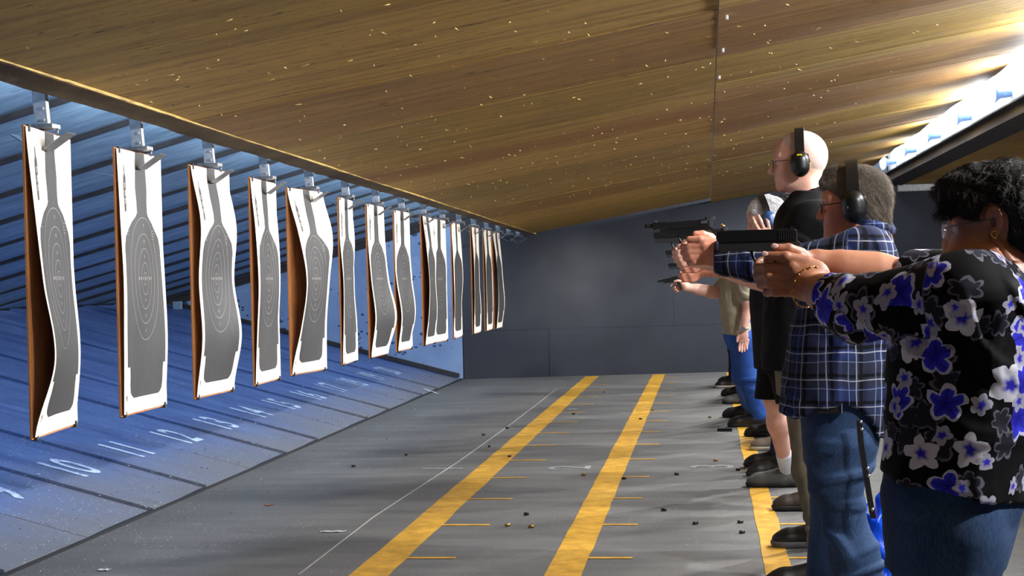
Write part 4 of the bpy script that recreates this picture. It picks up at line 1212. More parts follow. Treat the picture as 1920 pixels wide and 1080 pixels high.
    bm = bmesh.new(); add_tube(bm, [W((L if style == 'polymer' else .188)-.006, .025, 0), W((L if style == 'polymer' else .188)+.0015, .025, 0)], .0056*s, 12); obj('muzzle', bm, MATS['worn_steel'] if steel else M_GAP, root)
    return root

def leg_chain(hip, knee, ank, k=.04, s=1.0):
    return [rc(hip, knee, .075*s, .052*s, k), rc(knee, knee+(ank-knee)*.35, .050*s, .056*s, k), rc(knee+(ank-knee)*.3, ank, .056*s, .034*s, k)]
def trouser(hip, knee, ank, r0, r1, r2, k=.04):
    d = (ank-knee)
    return [rc(hip, knee, r0, r1, k), rc(knee, ank, r1, r2, k)]
def pat_uv(torso_c, torso_r, arms, fx=(-1, 0, 0)):
    "cloth coordinates in metres: round the trunk and up it, or round a sleeve and along it"
    fx = nrm(np.array(fx, float))
    def uv(V):
        d = V-torso_c; ly = np.cross(V3(0, 0, 1), fx)
        a = np.arctan2(-(d@fx), d@ly)
        out = np.stack([a*torso_r, V[:, 2], np.zeros(len(V))], 1)
        for (a0, a1, r) in arms:
            ba = a1-a0; L = np.linalg.norm(ba); bd = ba/L
            q = V-a0; t_ = q@bd; perp = q-t_[:, None]*bd; dist = np.linalg.norm(perp, axis=1)
            m_ = (dist < r*1.5) & (t_ > r*.55) & (t_ < L+r*1.6)
            e1 = -nrm(np.cross(bd, V3(0, 0, 1))); e2 = np.cross(bd, e1)
            th = np.arctan2(perp@e2, perp@e1)
            out[m_] = np.stack([th*r*.9, t_, np.ones(len(V))], 1)[m_]+V3(.37, .11, 0)
        return out
    return uv
def finger_hand_down(wr, f, s=1.0, side=1):
    "a relaxed hand hanging from the wrist: palm, four fingers of different lengths, thumb to the front"
    A = axes(f); W = lambda x, y, z: wr+(A[0]*x+A[1]*y+A[2]*z)*s
    S = [el(W(.006, 0, -.050), V3(.038, .016, .050)*s, A, .015)]
    for i, (x, L) in enumerate(((.028, .92), (.010, 1.0), (-.010, .95), (-.028, .78))):
        S += finger([W(x, 0, -.085), W(x+.008, -.006*side, -.085-.042*L), W(x+.012, -.016*side, -.085-.066*L), W(x+.010, -.026*side, -.085-.086*L)], .0095*s, .0075*s)
    S += finger([W(.025, 0, -.030), W(.048, -.006*side, -.065), W(.052, -.010*side, -.095)], .0125*s, .0085*s)
    return S

# ================================================================ 1. woman in the floral blouse
def woman():
    Y0 = 3.2; P = lambda x, y, d=0.0: at(x, y, Y0+d)
    ft = P(1790, 1400, .05); root = empty('person', (ft[0], ft[1], 0), 'woman with short black hair in black blouse with blue and white flowers, aiming a pistol', 'person')
    hc = P(1864, 418, .02); hf = V3(-.95, .28, -.13); s = .93
    fwd = nrm(V3(-.88, .47, 0)); lat = np.cross(V3(0, 0, 1), fwd)
    O = P(1481, 470, .25); gf = V3(-1, .0, .0)
    shL = P(1812, 552, -.12); shR = P(1880, 530, .18)
    elL = P(1612, 578, .0); elR = P(1660, 520, .30); wL = P(1514, 536, .20); wR = P(1534, 494, .27)
    hipL, hipR = P(1785, 960, -.08), P(1775, 960, .12)
    knL, knR = P(1788, 1230, -.08), P(1745, 1230, .16)
    anL, anR = V3(P(1800, 1500, -.05)[0], Y0-.06, .09), V3(P(1740, 1500, .2)[0], Y0+.2, .09)
    S = head_shapes(hc, hf, s=s, nose=.97, jaw=.95)
    S += neck_shapes(hc, P(1880, 505, .04), hf, s, .058)
    S += [el(P(1858, 560, .03), V3(.10, .15, .11), np.array([fwd, lat, V3(0, 0, 1)]), .05), rc(P(1850, 560, .03), P(1800, 900, .02), .115, .125, .05),
          rc(shL, shR, .06, .06, .04), rc(shL, elL, .052, .044, .03), rc(shR, elR, .05, .04, .03)]
    S += grip_hands(O, gf, V3(0, 0, 1), wL, elL, wR, elR, 1.08)
    S += leg_chain(hipL, knL, anL)+leg_chain(hipR, knR, anR)
    for a in (anL, anR): S.append(rc(a, a+V3(-.12, 0, -.055), .032, .026, .02))
    sdf_obj('body', S, .0034, SK_TAN, root)
    # hair: short, thick, wavy
    A = axes(hf); W = lambda x, y, z: hc+(A[0]*x+A[1]*y+A[2]*z)*s
    Hs = [el(W(-.016, 0, .048), V3(.113, .091, .091)*s, A, .03), el(W(-.058, 0, .005), V3(.078, .086, .093)*s, A, .03), el(W(-.075, 0, -.052), V3(.045, .062, .050)*s, A, .03),
          el(W(.055, 0, .085), V3(.062, .072, .045)*s, A, .03), rc(W(.092, .030, .060), W(.098, .052, .030), .020*s, .012*s, .02), rc(W(.05, .070, .055), W(.012, .080, .028), .020*s, .014*s, .02), rc(W(.09, -.02, .07), W(.100, -.045, .045), .022*s, .016*s, .02),
          rc(W(-.085, .03, -.08), W(-.082, .02, -.105), .024*s, .014*s, .02), rc(W(-.085, -.03, -.08), W(-.082, -.02, -.105), .024*s, .014*s, .02),
          el(W(.075, 0, -.035), V3(.085, .14, .058)*s, A, .012, 's'), el(W(-.006, .085, -.004), V3(.032, .034, .046)*s, A, .010, 's'), el(W(-.004, -.085, -.008), V3(.024, .03, .036)*s, A, .010, 's'),
          el(W(.03, 0, -.095), V3(.08, .14, .06)*s, A, .012, 's')]
    def curl(Pt):
        return .003*np.sin(Pt[:, 0]*95+Pt[:, 2]*60+2*np.sin(Pt[:, 1]*50))*np.sin(Pt[:, 2]*88+Pt[:, 1]*70+2*np.sin(Pt[:, 0]*45))+.0018*np.sin(Pt[:, 0]*330+Pt[:, 2]*240)*np.sin(Pt[:, 2]*310+Pt[:, 1]*250)
    sdf_obj('hair', Hs, .0030, H_BLACK, root, disp=curl, hair=dict(n=7500, L=.022, rad=.0006, seed=5, lift=.0016, region=lambda Q_: np.linalg.norm(Q_-W(-.010, .085, -.004), axis=1) > .050*s, flow=lambda Q_, N: (-A[0]*.5-A[2]*.6)[None]+np.stack([np.sin(Q_[:, 2]*90+Q_[:, 1]*40), np.sin(Q_[:, 0]*80), np.cos(Q_[:, 0]*70+Q_[:, 2]*30)], 1)*.8+np.clip((Q_-hc)@A[0], -.1, .1)[:, None]*5*A[0][None]))
    gl = eyeglasses(root, hc+A[2]*-.004, hf, s, MATS['steel_wire'], wrap=True); gl.name = 'safety_glasses'
    bm = bmesh.new(); e0 = W(-.006, .088, -.029)
    add_tube(bm, [Vector(e0+A[0]*.006*math.cos(a)+A[1]*.003+A[2]*.007*math.sin(a)) for a in np.linspace(0, 6.28, 12)], .0020, 8); obj('earring', bm, MATS['gold'], root)
    # blouse
    def lf(x, y, d, ra, rb): return (P(x, y, d), ra, rb)
    T = [loft([lf(1868, 492, .04, .055, .085), lf(1862, 512, .03, .085, .14), lf(1856, 540, .02, .122, .19), lf(1844, 590, .01, .146, .20), lf(1822, 670, 0, .152, .195), lf(1810, 750, 0, .152, .190), lf(1798, 840, 0, .146, .190), lf(1790, 900, 0, .146, .192), lf(1788, 990, 0, .145, .19)], A=fwd, k=.04, p=2.2),
         el(shL, V3(.085, .085, .075), I3, .05), rc(shL, elL, .082, .068, .045), rc(elL, P(1556, 556, .09), .068, .055, .03), el(shR, V3(.08, .08, .07), I3, .05), rc(shR, P(1640, 512, .33), .074, .055, .04),
         rc(P(1625, 590, -.0), P(1580, 590, .06), .045, .042, .03),
         el(P(1845, 492, .02), V3(.07, .12, .03), np.array([fwd, lat, V3(0, 0, 1)]), .03), el(P(1905, 520, .04), V3(.06, .14, .05), np.array([fwd, lat, V3(0, 0, 1)]), .04),
         el(P(1738, 690, -.02), V3(.075, .12, .08), I3, .05)]
    # neck opening and cuff
    T.append(rc(P(1888, 468, .045), P(1905, 488, .04), .070, .062, .010, 's'))
    hem0 = P(1655, 884, 0); hem1 = P(1915, 940, 0)
    n_ = nrm(np.cross(hem1-hem0, V3(.0, 1, 0))); n_ = n_ if n_[2] < 0 else -n_
    T.append(plane_cut(hem0, n_))
    T.append(plane_cut(P(1549, 556, .09), nrm(P(1549, 556, .09)-P(1600, 566, .04)), .004))
    F = folds([((.9, .2, .35), .075, .008, .4, P(1700, 600, -.1), .20), ((.3, .1, 1), .11, .008, 1.3, P(1840, 640, -.1), .22), ((1, .2, .15), .09, .007, .5, P(1760, 860, -.1), .26), ((.5, .3, .9), .10, .009, 2.2, P(1690, 650, -.1), .16), ((1, 0, -.2), .05, .004, 0, P(1590, 560, .05), .10)])
    sdf_obj('blouse', T, .0046, M_FLORAL, root, disp=F, uv=pat_uv(P(1800, 700, 0), .17, [(shL, P(1556, 556, .09), .075), (shR, P(1640, 512, .33), .07)], fwd))
    J = [loft([lf(1790, 860, 0, .136, .172), lf(1786, 930, 0, .140, .182), lf(1778, 1000, .01, .128, .175), lf(1774, 1060, .02, .118, .16)], A=fwd, k=.05)]
    J += trouser(P(1792, 1010, -.08), P(1790, 1230, -.08), anL+V3(0, 0, .03), .098, .078, .062)+trouser(P(1752, 1010, .13), knR, anR+V3(0, 0, .03), .095, .076, .062)
    Fj = folds([((.7, 0, .8), .10, .009, 1, P(1830, 1050, -.1), .18), ((.4, 0, -1), .09, .006, .2, P(1700, 1060, -.1), .2), ((.2, 0, 1), .05, .008, 0, anL, .2)])
    sdf_obj('jeans', J, .0055, M_DENIM, root, disp=Fj)
    bm = bmesh.new(); pts = []
    for i in range(11):
        a = i/10*math.pi*1.15-.35
        pts.append(P(1900, 470, .045)+fwd*-.066*math.sin(a)*1.0+lat*.072*math.cos(a)+V3(0, 0, -.012-.01*math.cos(a)))
    add_tube(bm, [Vector(p) for p in pts], .0016, 6); obj('necklace', bm, MATS['gold'], root)
    bm = bmesh.new(); ax = nrm(elL-wL); bc = wL+ax*.012; e1 = nrm(np.cross(ax, V3(0, 1, 0))); e2 = np.cross(ax, e1)
    for k in range(34):
        a = k/34*2*math.pi; sag = V3(0, 0, -.010)*max(0, -math.sin(a)) if False else 0
        q = bc+e1*.047*math.cos(a)+e2*.043*math.sin(a); tdir = -e1*math.sin(a)+e2*math.cos(a)
        add_tube(bm, [Vector(q-tdir*.0042), Vector(q+ax*.003*(1 if k % 2 else -1)), Vector(q+tdir*.0042)], .0017, 5)
    obj('bracelet', bm, MATS['gold'], root)
    for a in (anL, anR): shoe(root, (a[0], a[1]), (-1, .2), .25, MATS['black_leather'], MATS['black_sole'], h=.006)
    g = pistol(O+V3(0, 0, .010), gf, V3(0, 0, 1), 1.04, 'matte black pistol held out by the woman in the floral blouse', 'polymer')
    bm = bmesh.new(); q = O+V3(.0148*1.04, 0, .010); add_box(bm, (q[0]-.001, q[1]-.011, q[2]+.012), (q[0]+.0015, q[1]+.011, q[2]+.037), .0006); obj('slide_highlight_plate', bm, MATS['worn_steel'], g)  # highlight on the slide's rear, put in as a thin bright steel plate
    for (x, l_, z) in ((.034, .0485, .010), (.055, .058, -.006)):
        c_ = O+V3(-x, -l_, z)*1.08
        sdf_obj('fingernail', [el(c_, V3(.0085, .0022, .0062), I3)], .0012, MATS['nail'], root, smooth_it=0)
woman()

# ================================================================ 2. man in the plaid shirt
def plaid_man():
    Y0 = 5.05; P = lambda x, y, d=0.0: at(x, y, Y0+d)
    ft = at(1605, 1190, Y0); root = empty('person', (ft[0], ft[1], 0), 'grey-haired man in blue plaid shirt and jeans wearing black ear muffs, aiming a pistol', 'person')
    hc = P(1598, 386, .0); hf = V3(-1, .12, -.06); s = 1.0
    O = P(1320, 441, .03); gf = V3(-1, 0, -.03)
    shL = P(1622, 478, -.19); shR = P(1618, 470, .20); elL = P(1478, 505, -.14); elR = P(1475, 500, .16); wL = P(1352, 478, -.03); wR = P(1356, 466, .06)
    anL = V3(at(1622, 1190, Y0)[0], Y0-.12, .09); anR = V3(at(1560, 1190, Y0)[0], Y0+.22, .09)
    knL = P(1574, 930, -.10); knR = P(1570, 940, .15)
    S = head_shapes(hc, hf, s=s, jaw=1.05, fat=.004)+neck_shapes(hc, P(1626, 440, 0), hf, s, .064)
    S += [rc(P(1610, 500), P(1575, 720), .13, .15, .05), rc(shL, shR, .065, .065, .04), rc(shL, elL, .055, .048, .03), rc(shR, elR, .055, .048, .03)]
    S += grip_hands(O, gf, V3(0, 0, 1), wL, elL, wR, elR, 1.06)
    S += leg_chain(P(1568, 790, -.09), knL, anL)+leg_chain(P(1568, 790, .10), knR, anR)
    for a in (anL, anR): S.append(rc(a, a+V3(-.12, 0, -.055), .034, .028, .02))
    sdf_obj('body', S, .0042, SK_RUDDY, root)
    A = axes(hf); W = lambda x, y, z: hc+(A[0]*x+A[1]*y+A[2]*z)*s
    Hs = [el(W(-.014, 0, .045), V3(.106, .086, .090)*s, A, .03), el(W(-.048, 0, .005), V3(.070, .080, .085)*s, A, .03), el(W(-.066, 0, -.042), V3(.046, .062, .046)*s, A, .03), rc(W(.06, .01, .112), W(.088, .02, .085), .022, .014, .03),
          rc(W(.02, .072, .03), W(.012, .078, -.004), .012, .008, .015), el(W(.088, 0, -.03), V3(.080, .13, .088)*s, A, .012, 's'), el(W(.0, .08, -.03), V3(.034, .03, .040)*s, A, .010, 's'), el(W(.02, 0, -.10), V3(.08, .13, .055)*s, A, .012, 's')]
    sdf_obj('hair', Hs, .0034, H_GREY, root, hair=dict(n=8000, L=.050, rad=.00055, seed=3, flow=lambda Q_, N: (-A[0]*.9-A[2]*.75)[None]+np.clip((Q_-hc)@A[0]+.01, -.1, .1)[:, None]*6*A[2][None]))
    ear_muffs(root, hc+A[2]*.008, hf, 1.12, MATS['black_plastic'], MATS['black_plastic'], wide=1, mark=((.0, .1262, -.016), .026, .008, MATS['silver']))
    eyeglasses(root, hc, hf, s, MATS['black_plastic'])
    def lf(x, y, d, ra, rb): return (P(x, y, d), ra, rb)
    T = [loft([lf(1632, 428, 0, .055, .075), lf(1628, 446, 0, .085, .16), lf(1622, 470, 0, .112, .22), lf(1610, 510, 0, .140, .235), lf(1594, 560, 0, .165, .225), lf(1582, 620, 0, .175, .215), lf(1573, 690, 0, .180, .215), lf(1564, 760, 0, .182, .22), lf(1558, 840, 0, .182, .22)], k=.04, p=2.2),
         el(shL, V3(.095, .08, .085), I3, .05), rc(shL, elL, .082, .068, .045), rc(elL, P(1345, 483, -.04), .070, .056, .03), el(shR, V3(.09, .08, .08), I3, .05), rc(shR, elR, .078, .065, .04), rc(elR, P(1352, 470, .05), .062, .05, .03)]
    hem0 = P(1462, 772); hem1 = P(1648, 815); n_ = nrm(np.cross(hem1-hem0, V3(0, 1, 0))); n_ = n_ if n_[2] < 0 else -n_
    T.append(plane_cut(hem0, n_)); T.append(el(P(1562, 812), V3(.125, .6, .112), I3, .02, 's'))
    T.append(plane_cut(P(1338, 484, 0), V3(-1, 0, .06)))
    F = folds([((.6, .1, .9), .085, .010, .4, P(1640, 520, -.2), .20), ((.75, .1, -.6), .14, .016, 1.3, P(1610, 680, -.2), .24), ((1, 0, .1), .06, .007, .5, P(1400, 490, -.1), .16), ((1, .1, .2), .11, .010, 2.2, P(1500, 700, -.2), .20)])
    uv_ = pat_uv(P(1575, 650), .20, [(shL, P(1345, 483, -.04), .075), (shR, P(1352, 470, .05), .07)])
    g = sdf_obj('shirt', T, .0055, M_PLAID, root, disp=F, uv=uv_)
    # collar
    C = []
    for i in range(15):
        a0, a1 = (i/14)*2*math.pi, ((i+1)/14)*2*math.pi
        q = lambda a: P(1630, 422+10*math.cos(a), 0)+V3(.062*math.cos(a), .074*math.sin(a), .0)
        C.append(rc(q(a0), q(a1), .017, .017, .006))
    Cf = lambda Pt: 0*Pt[:, 0]
    sdf_obj('collar', [s_ for s_ in C]+[rc(P(1632, 418)+V3(.055, 0, 0), P(1632, 432)+V3(.060, 0, 0), .014, .022, .01)], .004, M_PLAID, root, uv=pat_uv(P(1630, 422), .07, []))
    J = [loft([lf(1576, 700, 0, .14, .18), lf(1576, 770, 0, .134, .185), lf(1576, 830, 0, .125, .18), lf(1573, 870, 0, .115, .17)], k=.05)]
    J += [rc(P(1578, 835, -.10), P(1568, 900, -.11), .103, .089, .04), rc(P(1568, 900, -.11), P(1580, 962, -.10), .088, .070, .03), rc(P(1580, 962, -.10), P(1600, 1040, -.11), .070, .080, .03), rc(P(1602, 1040, -.11), anL+V3(0, 0, .02), .084, .080, .03)]
    J += [rc(P(1565, 850, .10), P(1566, 940, .15), .10, .078, .04), rc(P(1566, 940, .15), anR+V3(0, 0, .02), .08, .075, .03)]
    Fj = folds([((.5, 0, .8), .11, .013, 1, P(1600, 980, -.2), .2), ((-.5, 0, .9), .10, .012, .2, P(1590, 850, -.2), .18), ((.2, 0, 1), .06, .010, 0, anL+V3(0, 0, .1), .22)])
    sdf_obj('jeans', J, .006, M_DENIM, root, disp=Fj)
    bm = bmesh.new(); add_box(bm, P(1534, 776, -.205), P(1578, 742, -.165), .008); pou = obj('belt_pouch', bm, MATS['black_leather'], root)
    bm = bmesh.new(); a = P(1578, 752, -.21); add_box(bm, (a[0]-.002, a[1]-.004, a[2]-.04), (a[0]+.002, a[1]+.004, a[2]+.01)); obj('clip', bm, MATS['silver'], pou)
    for a in (anL, anR): shoe(root, (a[0], a[1]), (-1, .1), .30, MATS['black_leather'], MATS['black_sole'], h=.007)
    pistol(O+V3(0, 0, .014), gf, V3(0, 0, 1), 1.05, 'black pistol with open slide held by the man in the plaid shirt', 'steel', steel=True)
plaid_man()

# ================================================================ 3. tall bald man in black
def tall_man():
    Y0 = 6.4; P = lambda x, y, d=0.0: at(x, y, Y0+d)
    fL = on_floor(1552, 1106); fR = on_floor(1542, 1018)
    root = empty('person', (fL[0], Y0, 0), 'tall bald man in black polo and khaki trousers with yellow-marked ear muffs, aiming', 'person')
    hc = P(1498, 306); hf = V3(-1, .10, -.03); s = 1.07
    O = P(1296, 456, .02); gf = V3(-1, 0, .0)
    shL = P(1528, 418, -.22); shR = P(1520, 415, .22); elL = P(1436, 524, -.16); elR = P(1430, 515, .18); wL = P(1326, 492, -.03); wR = P(1330, 478, .06)
    anL = V3(fL[0], fL[1], .09); anR = V3(fR[0], fR[1]-.1, .09); knL = at(1530, 880, Y0-.22); knR = at(1528, 870, Y0+.22)
    S = head_shapes(hc, hf, s=s, nose=1.03, fat=.002)+neck_shapes(hc, P(1518, 385), hf, s, .060)
    S += [rc(P(1514, 480), P(1505, 640), .115, .13, .05), rc(shL, shR, .065, .065, .04), rc(shL, elL, .055, .050, .03), rc(shR, elR, .055, .05, .03)]
    S += grip_hands(O, gf, V3(0, 0, 1), wL, elL, wR, elR, 1.06)
    S += leg_chain(P(1512, 660, -.09), knL, anL)+leg_chain(P(1512, 660, .10), knR, anR)
    for a in (anL, anR): S.append(rc(a, a+V3(-.12, 0, -.055), .034, .028, .02))
    sdf_obj('body', S, .0045, SK_FAIR, root)
    A = axes(hf); W = lambda x, y, z: hc+(A[0]*x+A[1]*y+A[2]*z)*s
    Hs = [el(W(-.010, 0, .041), V3(.0990, .0785, .0865)*s, A, .02), el(W(-.036, 0, .014), V3(.072, .0735, .077)*s, A, .03), plane_cut(W(.070, 0, .09), A[0]*.9+A[2]*-.1, .01), el(W(.045, 0, -.02), V3(.075, .13, .078)*s, A, .012, 's'), el(W(-.02, 0, -.09), V3(.2, .13, .05)*s, A, .012, 's')]
    ho = sdf_obj('cropped_hair', Hs, .004, hair_mat('white_stubble', (222, 186, 178), (244, 220, 214), .6, (90, 90, 90)), root); ho['label'] = 'close-cropped white hair'
    ear_muffs(root, hc+A[2]*.006, hf, 1.12, MATS['black_plastic'], MATS['black_plastic'], accent=MATS['yellow_label'], wide=.55, mark=((-.008, .1262, .010), .020, .020, MATS['yellow_label']))
    eyeglasses(root, hc, hf, s, MATS['steel_wire'])
    def lf(x, y, d, ra, rb): return (P(x, y, d), ra, rb)
    T = [loft([lf(1522, 360, 0, .072, .082), lf(1518, 380, 0, .105, .15), lf(1512, 402, 0, .132, .22), lf(1510, 450, 0, .140, .24), lf(1502, 520, 0, .150, .225), lf(1496, 600, 0, .150, .215), lf(1494, 700, 0, .150, .215)], k=.04, p=2.2),
         el(shL, V3(.10, .08, .085), I3, .05), rc(shL, elL, .085, .080, .045), el(shR, V3(.09, .08, .085), I3, .05), rc(shR, elR, .08, .075, .04),
         plane_cut(elL+V3(-.01, 0, .02), V3(-.75, 0, -.66)*-1 if False else V3(-.9, 0, -.2)), ]
    T = T[:-1]+[el(elL+V3(-.05, 0, -.045), V3(.085, .14, .085), I3, .01, 's'), el(elR+V3(-.05, 0, -.045), V3(.085, .14, .085), I3, .01, 's')]
    T.append(plane_cut(P(1500, 690), (0, 0, -1)))
    F = folds([((.8, 0, .6), .09, .010, .4, P(1480, 470, -.2), .2), ((.6, 0, -.8), .12, .010, 1.3, P(1500, 600, -.2), .24)])
    sdf_obj('polo_shirt', T, .007, M_BLACKC, root, disp=F)
    C = []
    for i in range(15):
        a0, a1 = (i/14)*2*math.pi, ((i+1)/14)*2*math.pi
        q = lambda a: P(1516, 366-10*math.cos(a), 0)+V3(.072*math.cos(a), .072*math.sin(a), .0)
        C.append(rc(q(a0), q(a1), .018, .018, .006))
    sdf_obj('collar', C, .005, M_BLACKC, root)
    J = [loft([lf(1510, 600, 0, .14, .18), lf(1512, 680, 0, .135, .18), lf(1512, 740, 0, .125, .18)], k=.05)]
    J += [rc(P(1512, 700, -.10), at(1527, 880, Y0-.22), .105, .084, .04), rc(at(1527, 880, Y0-.22), at(1551, 1000, fL[1]+.02), .084, .076, .04), rc(at(1551, 1000, fL[1]+.02), anL+V3(.015, 0, -.02), .074, .070, .04)]
    J += [rc(P(1516, 700, .10), knR+V3(.03, 0, 0), .105, .085, .04), rc(knR+V3(.03, 0, 0), anR+V3(.02, 0, 0), .08, .07, .04)]
    Fj = folds([((.5, 0, .8), .10, .010, 1, at(1530, 950, Y0-.3), .22), ((.1, 0, 1), .055, .012, .2, anL+V3(0, 0, .08), .2)])
    sdf_obj('trousers', J, .006, M_KHAKI, root, disp=Fj)
    shoe(root, (anL[0], anL[1]), (-1, -.06), .33, MATS['black_leather'], MATS['black_sole'], h=.005, kind='high')
    shoe(root, (anR[0], anR[1]), (-1, 0), .31, MATS['black_leather'], MATS['grey_sole'], h=.0055)
    pistol(O+V3(0, 0, .012), gf, V3(0, 0, 1), 1.0, 'black pistol held by the tall bald man, below the plaid sleeve man\'s pistol', 'polymer')
tall_man()

# ================================================================ the others farther down the line
def figure(label, Y0, head, hf, s, skin, hair, shirt_mat, shirt, pants_mat, legs, feet, arms, height_px=None, h=.007, shorts=False, extras=None, muffs=None, hand_L=None, gun=None, bald=False, which='LR', hem=None, slv=.6):
    P = lambda x, y, d=0.0: at(x, y, Y0+d)
    root = empty('person', (P(*head[:2])[0], Y0, 0), label, 'person')
    hc = P(*head); A = axes(hf); W = lambda x, y, z: hc+(A[0]*x+A[1]*y+A[2]*z)*s
    (shL, elL, wL), (shR, elR, wR) = [[P(*q) for q in a] for a in arms]
    st = [(P(x, y), ra, rb) for (x, y, ra, rb) in shirt]
    S = head_shapes(hc, hf, s=s)+neck_shapes(hc, st[0][0], hf, s, .060)
    S += [rc(st[1][0]-V3(0, 0, .10), st[-1][0]+V3(0, 0, .10), .10, .11, .05), rc(shL, shR, .06, .06, .04), rc(shL, elL, .052, .044, .03), rc(shR, elR, .052, .044, .03), rc(elL, wL, .044, .028, .02), rc(elR, wR, .044, .028, .02)]
    if gun is not None:
        O = P(*gun[0]); S += grip_hands(O, gun[1], V3(0, 0, 1), wL, elL, wR, elR, 1.03, which)
    if hand_L is not None: S += hand_L(P, wL)
    J = []
    hips = [P(*legs[0]), P(*legs[1])]
    ank = []
    for i in (0, 1):
        fp = V3(feet[i][0][0], feet[i][0][1], .09); kn = P(*legs[2+i]); ank.append(fp)
        S += leg_chain(hips[i], kn, fp); S.append(rc(fp, fp+V3(-.11, 0, -.055), .033, .027, .02))
        if shorts: J += [rc(hips[i], kn+V3(0, 0, -.0), .11, .105, .04)]
        else: J += [rc(hips[i], kn, .10, .082, .04), rc(kn, fp+V3(.01, 0, .015), .082, .070, .04)]
    sdf_obj('body', S, h*.8, skin, root)
    J = [loft([(st[-1][0]+V3(0, 0, .12), .125, .17), (st[-1][0], .13, .175), ((hips[0]+hips[1])/2-V3(0, 0, .05), .12, .17)], k=.05)]+J
    if shorts: J.append(plane_cut(P(1440, 751), (0, 0, -1), .003))
    Fj = folds([((.4, 0, .9), .10, .010, 1, ank[0]+V3(0, 0, .12), .2), ((.5, 0, .8), .12, .008, 1, P(*legs[2]), .2)])
    sdf_obj('shorts' if shorts else 'trousers', J, h, pants_mat, root, disp=Fj)
    T = [loft(st, k=.04, p=2.2), el(shL, V3(.09, .075, .08), I3, .05), rc(shL, shL+(elL-shL)*slv, .075, .070, .04), el(shR, V3(.09, .075, .08), I3, .05), rc(shR, shR+(elR-shR)*slv, .075, .070, .04)]
    T.append(plane_cut(st[-1][0]-V3(0, 0, .0) if hem is None else P(*hem), (0, 0, -1)))
    F = folds([((.5, 0, .8), .10, .009, 1, P(shirt[2][0], shirt[2][1], -.2), .3)])
    sdf_obj('shirt', T, h, shirt_mat, root, disp=F)
    if hair is not None:
        Hs = [el(W(-.014, 0, .045), V3(.108, .087, .092)*s, A, .03), el(W(-.048, 0, .005), V3(.070, .080, .085)*s, A, .03), el(W(-.066, 0, -.038), V3(.044, .060, .044)*s, A, .03),
              el(W(.088, 0, -.03), V3(.080, .13, .088)*s, A, .012, 's'), el(W(.0, .08, -.02), V3(.022, .03, .034)*s, A, .010, 's'), el(W(.02, 0, -.10), V3(.08, .13, .055)*s, A, .012, 's')]
        sdf_obj('hair', Hs, .0045, hair, root, hair=dict(n=3000, L=.032, rad=.0009, seed=7, flow=lambda Q_, N: (-A[0]*.6-A[2]*.7)[None]+0*N), disp=lambda Pt: .003*np.sin(Pt[:, 0]*90+Pt[:, 2]*70)*np.sin(Pt[:, 2]*110+Pt[:, 1]*60))
    for i in (0, 1):
        (pos, L, m1, m2) = feet[i]; shoe(root, pos, (-1, 0), L, m1, m2, h=min(h, .0065), laces=(m1 is MATS['trail_fabric']))
    if muffs: ear_muffs(root, hc+A[2]*.006, hf, 1.1*s, MATS['black_plastic'], muffs, wide=1)
    if extras: extras(root, P, W, A, ank)
    if gun is not None: pistol(O+V3(0, 0, .012), gun[1], V3(0, 0, 1), gun[3] if len(gun) > 3 else 1.0, gun[2], gun[4] if len(gun) > 4 else 'polymer', steel=len(gun) > 5)
    return root
fl = lambda x, y: tuple(on_floor(x, y)[:2])

# 4. white-haired man, hand raised to his ear muffs, in shorts
def raised_hand(P, w_):
    "left hand in front of the cheek, fingers up and spread towards the ear"
    S = [el(P(1436, 442, -.13), V3(.045, .018, .042), I3, .015), rc(w_, P(1437, 446, -.13), .027, .026, .02)]
    for (x0, y0, x1, y1, x2, y2) in ((1424, 432, 1416, 418, 1412, 409), (1433, 430, 1427, 414, 1422, 404), (1443, 430, 1440, 416, 1436, 407), (1451, 434, 1452, 424, 1450, 416)):
        S += finger([P(x0, y0, -.13), P(x1, y1, -.135), P(x2, y2, -.125)], .0098, .0080)
    S += finger([P(1455, 444, -.13), P(1462, 434, -.125), P(1461, 425, -.12)], .012, .009)
    return S
def socks(root, P, W, A, ank):
    for a, kx in zip(ank, (1, 0)):
        kn = P(1498, 740, -.2) if kx else P(1452, 735, .12)
        d = nrm(kn-a)
        sdf_obj('sock', [rc(a-V3(0, 0, .012), a+d*.135, .037, .047, .01)], .005, M_SOCK, root)
figure('white-haired man in dark shirt and black shorts raising a hand to his ear muffs', 8.25, (1436, 412), V3(-1, -.05, -.28), .96, SK_FAIR, H_WHITE, M_CHAR,
       [(1452, 446, .055, .08), (1454, 462, .10, .18), (1456, 500, .14, .22), (1458, 560, .155, .21), (1462, 630, .15, .20), (1464, 690, .145, .20)],
       M_BLACKC, [(1472, 660, -.10), (1462, 660, .10), (1490, 745, -.2), (1450, 748, .14)],
       [(fl(1528, 957), .29, MATS['brown_leather'], MATS['black_sole']), (fl(1476, 913), .31, MATS['trail_fabric'], MATS['black_sole'])],
       [[(1466, 478, -.2), (1452, 530, -.18), (1440, 462, -.14)], [(1456, 474, .2), (1420, 470, .2), (1368, 454, .1)]],
       shorts=True, extras=socks, muffs=MATS['blue_cup'], hand_L=raised_hand, which='R', h=.0065,
       gun=((1352, 446, .05), V3(-1, 0, 0), 'black pistol with shiny steel hammer held low behind the plaid shirt man\'s pistol', 1.0, 'steel', True))
